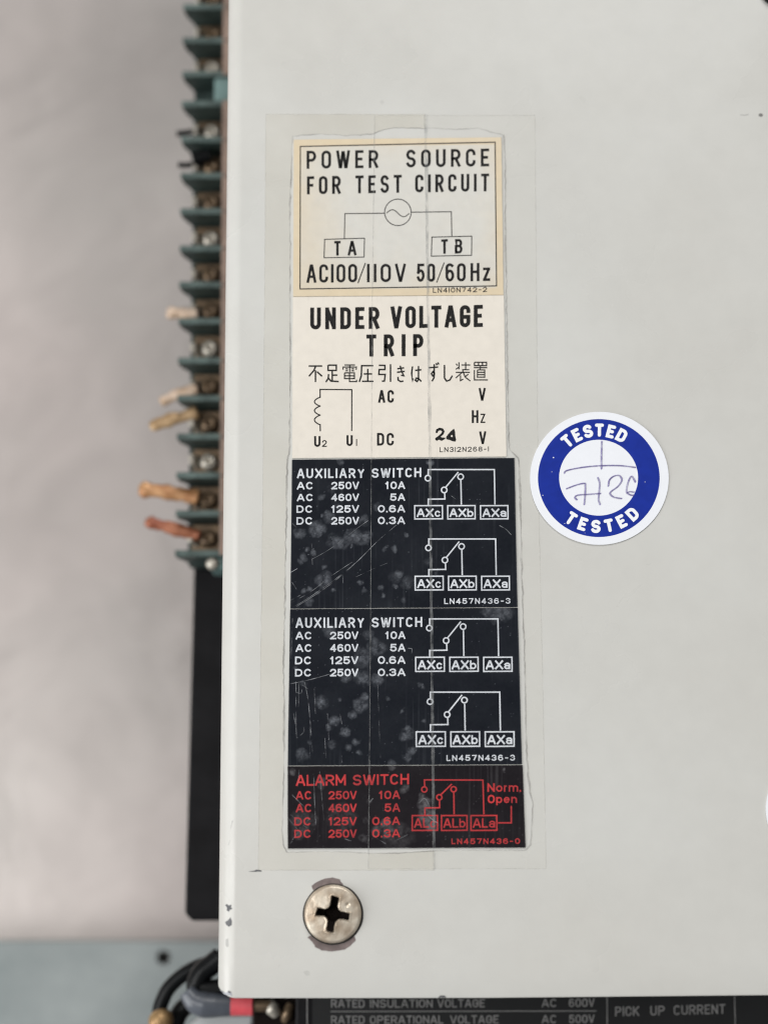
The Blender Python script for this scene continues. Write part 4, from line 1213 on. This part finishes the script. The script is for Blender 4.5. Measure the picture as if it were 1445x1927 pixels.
def tape_strip(side, z):
    N = 60
    v, f = [], []
    def quadstrip(a, b):
        base = len(v)
        for (p, q_) in zip(a, b):
            v.append(P(p[0], p[1], z)); v.append(P(q_[0], q_[1], z))
        for k in range(len(a) - 1):
            f.append((base + 2 * k, base + 2 * k + 1, base + 2 * k + 3, base + 2 * k + 2))
    if side == 'L':
        ys = np.linspace(256, 1604, 260)
        inn = [(interp(IN_L, y) + jag(interp(IN_L, y), y, 2, 1.6), y) for y in ys]
        inn[0] = (551, 256); inn[-1] = (540, 1604)
        out = [(interp(OUT_L, y) + .5 * jag(5, y, 7, 1), y) for y in np.linspace(215, 1637, 260)]
        # corner-safe: the outer row follows the inner one sample by sample
        quadstrip(out, inn)
        xs_t = np.linspace(551, interp(CR_R, 240), 60)
        top_o = [(x, 215 + .6 * jag(x, 3, 5, 1)) for x in np.linspace(500.5, interp(CR_R, 215), 60)]
        top_i = [(x, float(np.interp(x, [p[0] for p in IN_T], [p[1] for p in IN_T])) + jag(x, 60, 3, 1.4)) for x in xs_t]
        top_o[0] = out[0]; top_i[0] = inn[0]
        quadstrip(top_o, top_i)
        xs_b = np.linspace(540, interp(CR_R, 1604), 60)
        bot_o = [(x, 1637.5 + .6 * jag(x, 33, 5, 1)) for x in np.linspace(486, interp(CR_R, 1637), 60)]
        bot_i = [(x, float(np.interp(x, [p[0] for p in IN_B], [p[1] for p in IN_B])) + jag(x, 90, 3, 1.2)) for x in xs_b]
        bot_o[0] = out[-1]; bot_i[0] = inn[-1]
        quadstrip(bot_o, bot_i)
        rims = [(inn, 3.6), (top_i, 1.8), (bot_i, 1.6)]
        edge = CR_R; ew = 5.0
        bord = [out, top_o, bot_o]
    else:
        ys = np.linspace(254, 1600, 260)
        inn = [(interp(IN_R, y) + jag(interp(IN_R, y), y, 12, 1.6), y) for y in ys]
        inn[0] = (947, 254); inn[-1] = (988, 1600)
        out = [(interp(OUT_R, y) + .5 * jag(9, y, 17, 1), y) for y in np.linspace(216, 1635, 260)]
        quadstrip(inn, out)
        xs_t = np.linspace(interp(CR_L, 250), 947, 60)
        top_o = [(x, 217 + .6 * jag(x, 13, 5, 1)) for x in np.linspace(interp(CR_L, 215), 1006, 60)]
        top_i = [(x, float(np.interp(x, [p[0] for p in IN_T], [p[1] for p in IN_T])) + jag(x, 60, 3, 1.4)) for x in xs_t]
        top_o[-1] = out[0]; top_i[-1] = inn[0]
        quadstrip(top_o, top_i)
        xs_b = np.linspace(interp(CR_L, 1600), 988, 60)
        bot_o = [(x, 1634.5 + .6 * jag(x, 43, 5, 1)) for x in np.linspace(interp(CR_L, 1637), 1027, 60)]
        bot_i = [(x, float(np.interp(x, [p[0] for p in IN_B], [p[1] for p in IN_B])) + jag(x, 90, 3, 1.2)) for x in xs_b]
        bot_o[-1] = out[-1]; bot_i[-1] = inn[-1]
        quadstrip(bot_o, bot_i)
        rims = [(inn, 3.6), (top_i, 1.8), (bot_i, 1.6)]
        edge = CR_L; ew = 1.3
        bord = [out, top_o, bot_o]
    me = bpy.data.meshes.new('clear_tape')
    me.from_pydata([tuple(p) for p in v], [], f)
    bm = bmesh.new(); bm.from_mesh(me); bm.normal_update()
    fl = [q_ for q_ in bm.faces if q_.normal.z < 0]
    bmesh.ops.reverse_faces(bm, faces=fl)
    bm.to_mesh(me); bm.free()
    o = link('clear_tape', me, M_tape if side == 'L' else M_tape_clear)
    r = Ink(z + .000012)
    for pts, ww in rims:
        wl = [max(.9, ww * (.75 + .7 * mnoise.noise(Vector((p[0] * .018, p[1] * .018, 2))))) for p in pts]
        r.stroke(pts, wl, cap='none')
    r.build('lifted_rim', M_tape_rim, o)
    r = Ink(z + .000012)
    for pts in bord: r.stroke(pts, .8, cap='none')
    r.build('outer_edge', film('tape_outer_edge', (.5, .49, .44, 1), .4, .4, 300, .3, 1.3), o)
    e = Ink(ZLT + (.00006 if side == 'L' else .00008))
    pts = [(interp(edge, y) + .5 * jag(1, y, 30, 1), y) for y in np.linspace(216, 1636, 220)]
    if side == 'L':
        e.stroke(pts, [max(1, ew * (.8 + .9 * mnoise.noise(Vector((p[1] * .02, 5, 1))))) for p in pts], cap='none')
        o2 = e.build('strip_edge', film('tape_step', (.34, .35, .35, 1), .20, .35, 500, .3, 2.0), o)
        e2 = Ink(ZLT + .0001)
        e2.stroke([(x - 2.4, y) for x, y in pts], .8, cap='none')
        e2.build('strip_edge', M_tape_edge, o)
    else:
        e.stroke(pts, .9, cap='none')
        e.build('strip_edge', M_tape_edge, o)
    return o
GT = 'clear tape strips over the labels'
tag(tape_strip('L', Z0 + .000030), 'left strip of yellowing clear tape, running down beside the bent edge of the cover', 'tape', GT)
tag(tape_strip('R', Z0 + .000060), 'right strip of clear tape, its edge passing under the round blue sticker', 'tape', GT)

# ------------------------------------------------------------------ round TESTED sticker
ST = Z0 + .00020
sc0 = (1127.2, 900.0)
def disc(name, cx, cy, rx, ry, zb, zt, mat, parent=None):
    pts = [P(cx + rx * math.cos(a), cy + ry * math.sin(a), zt) for a in [2 * math.pi * k / 96 for k in range(96)]]
    return prism(name, [(p.x, p.y) for p in pts], zb, zt, mat, parent)
stk = disc('inspection_sticker', 1127.2, 900, 130.4, 125.2, Z0 + .00008, ST, M_white_vinyl)
tag(stk, 'round white sticker with a blue ring reading TESTED twice, initialled in purple pen', 'sticker', 'round stickers on the cover')
rb = Ink(ST + .00001)
rb.ring(ell(1126.2, 899.6, 114.4, 111, 96), ell(1125.8, 898.9, 74.2, 71.4, 96))
rb.build('blue_ring', M_blue_ink, stk)
rt = Ink(ST + .00004)
def arc_text(ink, s_, cx, cy, r_in, cap, a0, a1, t, wf, bottom=False, ky=.965):
    n = len(s_)
    for i, c in enumerate(s_):
        an = math.radians(a0 + (a1 - a0) * i / (n - 1))
        W = WIDTH.get(c, 1) * wf * cap
        wsk, hsk = W - t, cap - t
        q = min(.5, .5 * wsk / hsk)
        for pts, closed in glyph(c, q):
            pp = []
            for u, v in pts:
                lx, ly = (u - .5) * wsk, t / 2 + v * hsk
                if not bottom:
                    rr = r_in + ly; ux, uy = math.cos(an), math.sin(an); tx, ty = math.sin(an), -math.cos(an)
                else:
                    rr = r_in - ly; ux, uy = math.cos(an), math.sin(an); tx, ty = -math.sin(an), math.cos(an)
                pp.append((cx + ux * rr + tx * lx, cy - (uy * rr + ty * lx) * ky))
            ink.stroke(pp, t, closed, 'round')
arc_text(rt, 'TESTED', 1126.2, 899.4, 80.5, 25.5, 129.5, 62.5, 6.2, .70)
arc_text(rt, 'TESTED', 1126.2, 899.4, 107.5, 25.5, 236.5, 312, 6.2, .72, True)
rt.build('lettering', material('white_print', (.84, .85, .87, 1), .4), stk)
pen = Ink(ST + .00006); pen2 = Ink(ST + .00009)
def z6(l): return [(980 + x / 4.8167, 760 + y / 4.8167) for x, y in l]
for l in ([(731, 340), (728, 460), (728, 588)], [(392, 628), (405, 608), (470, 590), (580, 572), (730, 560), (900, 560), (1037, 576)],
          [(412, 768), (500, 735), (574, 720), (582, 745), (580, 820), (572, 912)], [(505, 868), (488, 848), (510, 828), (600, 820), (720, 812)],
          [(695, 668), (712, 720), (704, 830), (702, 870), (716, 912)], [(790, 745), (800, 690), (840, 655), (890, 650), (912, 690), (880, 745), (820, 790), (806, 815), (840, 845), (910, 858)],
          [(1035, 708), (1000, 655), (968, 715), (955, 798), (985, 795), (1022, 800)], [(958, 806), (990, 825), (1018, 828)]):
    pts = sm(z6(l))
    pen.stroke(pts, 2.9, cap='round')
    pen2.stroke([(x + 1.3, y - .2) for x, y in pts], .9, cap='none')
    pen2.stroke([(x - 1.3, y + .2) for x, y in pts], .7, cap='none')
pen.build('handwriting', M_pen, stk)
pen2.build('handwriting', M_pen_dark, stk)
fl = Ink(ST + .00005)
for fx, fy, fr in ((1041, 861, 1.3), (1038, 888, .7), (1021, 932, .9), (1213, 907, .8), (1062, 985, .8), (1100, 1003, .6)):
    fl.fan(ell(fx, fy, fr, fr * .9, 10))
fl.build('print_fleck', M_white_vinyl, stk)
# the next sticker, mostly outside the frame
st2 = disc('inspection_sticker', 1440 + 112, 1522, 112, 108, Z0 + .00008, ST, M_white_vinyl)
tag(st2, 'plain white sticker edge at the right border, beside the bare lower half of the cover', 'sticker', 'round stickers on the cover')

# ------------------------------------------------------------------ teal terminal blocks
ZT = Z0 - .060                 # top of the barriers
BH = .0085
def row_left(y): return 345 + (330 - 345) * y / 1000.0
def row_right(y): return 418 + (411 - 418) * y / 1000.0

def terminal_block(label, ys, end_top, end_bot, screws):
    yt, yb = ys[0], ys[-1]
    o = empty('terminal_block', P(380, (yt + yb) / 2, ZT - BH - .006))
    tag(o, label, 'terminal block', 'terminal blocks along the left side')
    za = ZT - BH
    a_, b_ = P(row_left(yt) + 24, yt - (34 if end_top else 0), za), P(row_left(yb) + 24, yb + (22 if end_bot else 0), za)
    xr0, xr1 = P(row_right(yt) + 22, yt, za).x, P(row_right(yb) + 22, yb, za).x
    prism('base', [(a_.x, a_.y), (b_.x, b_.y), (xr1, b_.y), (xr0, a_.y)], za - .006, za, M_teal, o, bevel=.0004)
    for i, y in enumerate(ys):
        x0 = P(row_left(y), y, ZT).x; x1 = P(row_right(y) + 14, y, ZT).x
        yc = P(380, y, ZT).y
        th = .00075
        zl = ZT - .0035
        # barrier outline in x-z: top edge long, lower end set back
        prof_ = [(x0, ZT), (x1, ZT), (x1, za + .0001), (x0 + .0019, za + .0001), (x0 + .0014, za + .002), (x0 + .0003, zl)]
        n = len(prof_)
        v = [(x, yc - th, z) for x, z in prof_] + [(x, yc + th, z) for x, z in prof_]
        f = [tuple(range(n)), tuple(reversed(range(n, 2 * n)))] + [(k, n + k, n + (k + 1) % n, (k + 1) % n) for k in range(n)]
        br = mesh('barrier', v, f, M_teal, o, bevel=.00022)
        br.data.materials.append(M_teal_lit)          # paler copy of the teal paints light onto the upward edges
        for p_ in br.data.polygons:
            if p_.normal.z > .8: p_.material_index = 1
    for i in range(len(ys) - 1):
        if not screws: break
        ym = .5 * (ys[i] + ys[i + 1])
        p0, p1 = P(380, ys[i], ZT).y, P(380, ys[i + 1], ZT).y
        yc = .5 * (p0 + p1)
        hx = .5 * (p0 - p1) - .0011
        xc = P(.5 * (row_left(ym) + row_right(ym)) + 16, ym, ZT - .004).x
        box('terminal_plate', xc - .0034, xc + .0036, yc - hx, yc + hx, za + .00005, za + .0009, M_brass, o, bevel=.0002)
        zs = za + .001
        r_ = .00205
        sc_ = lathe('terminal_screw', (xc + .0004, yc, zs), [(r_, 0), (r_, .0012), (r_ * .85, .0018), (r_ * .55, .0021), (r_ * .42, .0021), (r_ * .36, .0012), (.0001, .0012)], M_brass if i % 3 else M_steel, o, 20)
        # upturned lip of the wire clamp, left of the screw
        tilt = random.uniform(-.0003, .0003)
        v = []
        lx = xc - .0027
        for zz, dx in ((za + .0009, 0), (za + .0024, -.0007), (za + .0042, -.0014)):
            wv = .0018 if zz < za + .002 else .0012
            for sx in (0, .0011):
                v += [(lx + dx + sx, yc - wv + tilt, zz), (lx + dx + sx, yc + wv + tilt, zz)]
        f = [(0, 1, 5, 4), (4, 5, 9, 8), (2, 6, 7, 3), (6, 10, 11, 7), (0, 4, 6, 2), (4, 8, 10, 6), (1, 3, 7, 5), (5, 7, 11, 9), (8, 9, 11, 10), (0, 2, 3, 1)]
        mesh('wire_clamp', v, f, M_steel, o, bevel=.00025)
    for flag, y, s in ((end_top, yt, -1), (end_bot, yb, 1)):
        if not flag: continue
        if s < 0: e0, e1 = P(403, y - 52, ZT), P(438, y - 4, ZT)
        else: e0, e1 = P(394, y - 3, ZT - .002), P(436, y + 30, ZT - .002)
        box('mounting_ear', e0.x, e1.x, min(e0.y, e1.y), max(e0.y, e1.y), za - .004, ZT - (.0005 if s < 0 else .002), M_tealpale, o, bevel=.0007)
        if s > 0:
            c_ = P(399, y + 19, ZT - .001)
            lathe('mounting_screw', (c_.x, c_.y, ZT - .0022), [(.0014, 0), (.0014, .0010), (.0009, .0015), (.0001, .0016)], M_steel, o, 16)
    # fibre marking strip between the terminals and the cover
    m0, m1 = P(row_right(yt) + 3, yt - 4, ZT - .0005), P(row_right(yb) + 3, yb + 4, ZT - .0005)
    strip = prism('marker_strip', [(m0.x, m0.y), (m1.x, m1.y), (m1.x + .0045, m1.y), (m0.x + .0045, m0.y)], ZT - .004, ZT + .0003, M_tan, o, bevel=.0003)
    for y in ys[1:-1]:
        p = P(row_right(y) + 3, y + 1, ZT + .0003)
        box('division_mark', p.x + .00005, p.x + .0044, p.y - .00025, p.y + .00025, ZT + .0002, ZT + .00036, M_tan_dark, strip)
    return o
terminal_block('teal barrier terminal block at the top left corner, above the pale mounting ear', [-120, -53, 12, 75, 138.5], False, False, True)
YS = [194.6, 261.5, 329.8, 396.7, 466.8, 535, 604, 678, 749, 821, 894, 966, 1041]
terminal_block('long teal barrier terminal block beside the cover, with bare copper ends at its lower cells', YS, True, True, True)

# bare conductor ends held in the cells
GC = 'bare conductor ends in the terminal block'
def stub(label, pts, w, mat, tipmat=None, zz=ZT - .0045):
    path = [P(x, y, zz) for x, y in pts]
    r = w / 2 * (P(1, 0, zz).x - P(0, 0, zz).x)
    rr = random.Random(int(pts[0][1]))
    v_, f_ = tube_data(path, [r * .55] + [r * rr.uniform(.72, 1.02) for _ in range(7)], 14, .5)
    c_ = sum((Vector(q) for q in v_), Vector()) / len(v_)
    v_ = [Vector(q) + Vector((0, 1, .4)) * (.22 * r * mnoise.noise(Vector(q) * 900)) for q in v_]     # frayed strands
    o = mesh('conductor_end', v_, f_, mat, None, smooth=True, flip=None)
    tag(o, label, 'wire end', GC)
    return o
stub('short pale tinned conductor end, highest of those sticking out of the terminal block', [(314, 588), (335, 590), (372, 591)], 25, M_cop_pale)
stub('pale conductor end slanting down to the left, just above the tan one', [(302, 757), (330, 745), (372, 732)], 24, M_cop_pale)
stub('tan brassy conductor end slanting down to the left, between the pale and the orange one', [(283, 804), (320, 791), (372, 776)], 25, M_cop_tan)
stub('straight orange copper conductor end, the longest of those in the terminal block', [(262, 921), (310, 926), (374, 936)], 31, M_cop_orange)
stub('dark red copper conductor end, lowest of those in the terminal block', [(274, 981), (320, 993), (376, 1008)], 25, M_cop_red)
# black fork terminal
fk = empty('fork_terminal', P(360, 282, ZT - .004))
tag(fk, 'small black fork shaped wire terminal near the top of the long terminal block', 'wire terminal')
tube('prong', [P(333, 252, ZT - .005), P(350, 250, ZT - .005), P(378, 246, ZT - .005)], .0007, M_rubber, fk, 10)
tube('prong', [P(336, 310, ZT - .005), P(352, 311, ZT - .005), P(380, 306, ZT - .005)], .0007, M_rubber, fk, 10)
tube('barrel', [P(362, 300, ZT - .004), P(380, 295, ZT - .004), P(396, 292, ZT - .004)], .0016, M_rubber, fk, 12)

# ------------------------------------------------------------------ cables at the lower left
ZW = Z0 - .066
def pz(l, z): return [P(x, y, z) for x, y in l]
def zb(x, y): return (270 + x / 4.3788, 1780 + y / 4.3788)
cb = lambda l, z: [P(*zb(x, y), z) for x, y in l]
GCB = 'black cables at the lower left corner'
tag(tube('cable', cb([(130, 620), (130, 560), (150, 470), (210, 350), (320, 245), (440, 175), (560, 135), (700, 60), (800, 20)], ZW), .0016, M_rubber, None, 14),
    'thin black cable curving in an open arc, outermost of the two black loops', 'cable', GCB)
tag(tube('cable', cb([(640, 90), (570, 150), (490, 215), (445, 300), (455, 360), (530, 370), (700, 350)], ZW + .006), .0023, M_rubber, None, 16),
    'thick black cable loop tucked close under the corner of the cover', 'cable', GCB)
tag(tube('cable', cb([(250, 720), (275, 600), (335, 510), (430, 470), (520, 470)], ZW - .004), .0020, M_rubber, None, 16),
    'short black cable running down between the open arc and the grey sleeve', 'cable', GCB)
sl = empty('sleeved_lead', P(420, 1892, ZW + .010))
tag(sl, 'grey sleeved lead with a red band, going in below the corner of the cover', 'sleeved lead')
tube('grey_sleeve', cb([(355, 370), (420, 450), (500, 485), (600, 490), (735, 495)], ZW + .009), [.0016, .0024, .0027, .0025, .0020], M_greysleeve, sl, 18)
tube('red_band', cb([(725, 493), (800, 493), (905, 492)], ZW + .009), [.0021, .00208, .0021], M_red, sl, 18)
tube('conductor', cb([(903, 492), (960, 494), (1060, 495)], ZW + .009), [.0013, .0013, .0012], M_brass, sl, 14)
# brass clamp with a bright screw under the cover's edge
cl = empty('cable_clamp', P(525, 1895, ZW + .008))
tag(cl, 'dark brass clamp with a bright screw, between the red band and the rating plate', 'clamp')
k0, k1_ = P(*zb(905, 640), ZW + .006), P(*zb(1300, 400), ZW + .006)
box('body', k0.x, k1_.x, k0.y - .004, k1_.y, ZW - .004, ZW + .006, M_dark_screw, cl, bevel=.0005)
cs = P(*zb(1070, 500), ZW + .012)
tube('screw', [P(*zb(1030, 470), ZW + .0085), P(*zb(1065, 520), ZW + .009), P(*zb(1100, 570), ZW + .0085)], [.0011, .0016, .0010], M_steel, cl, 16)
tube('strap', [P(*zb(1160, 620), ZW + .007), P(*zb(1185, 560), ZW + .008), P(*zb(1215, 480), ZW + .0075)], [.0008, .0013, .0009], M_brass, cl, 14)
# brass nut at the bottom edge
nt_ = lathe('brass_nut', P(*zb(140, 625), ZW + .004), [(.0024, -.004), (.0026, 0), (.0022, .0012), (.0010, .0018), (.0001, .0019)], material('aged_brass', (.46, .30, .14, 1), .45, .6, vscale=400, var_color=(.28, .17, .08, 1)), None, 18)
tag(nt_, 'rounded brass end fitting at the bottom border, beneath the open black cable arc', 'brass fitting')
# pale bracket below the sleeve
b_pts = [(490, 590), (905, 575), (880, 720), (330, 720), (400, 640)]
bp_ = [P(*zb(x, y), Z0 - .085) for x, y in b_pts]
tag(prism('bracket', [(p.x, p.y) for p in bp_], ZG + .001, Z0 - .085, material('pale_zinc', (.50, .52, .52, 1), .45, .2, var=.06, vscale=200), None, bevel=.0004),
    'pale grey metal bracket at the bottom border, under the grey sleeve and red band', 'bracket')
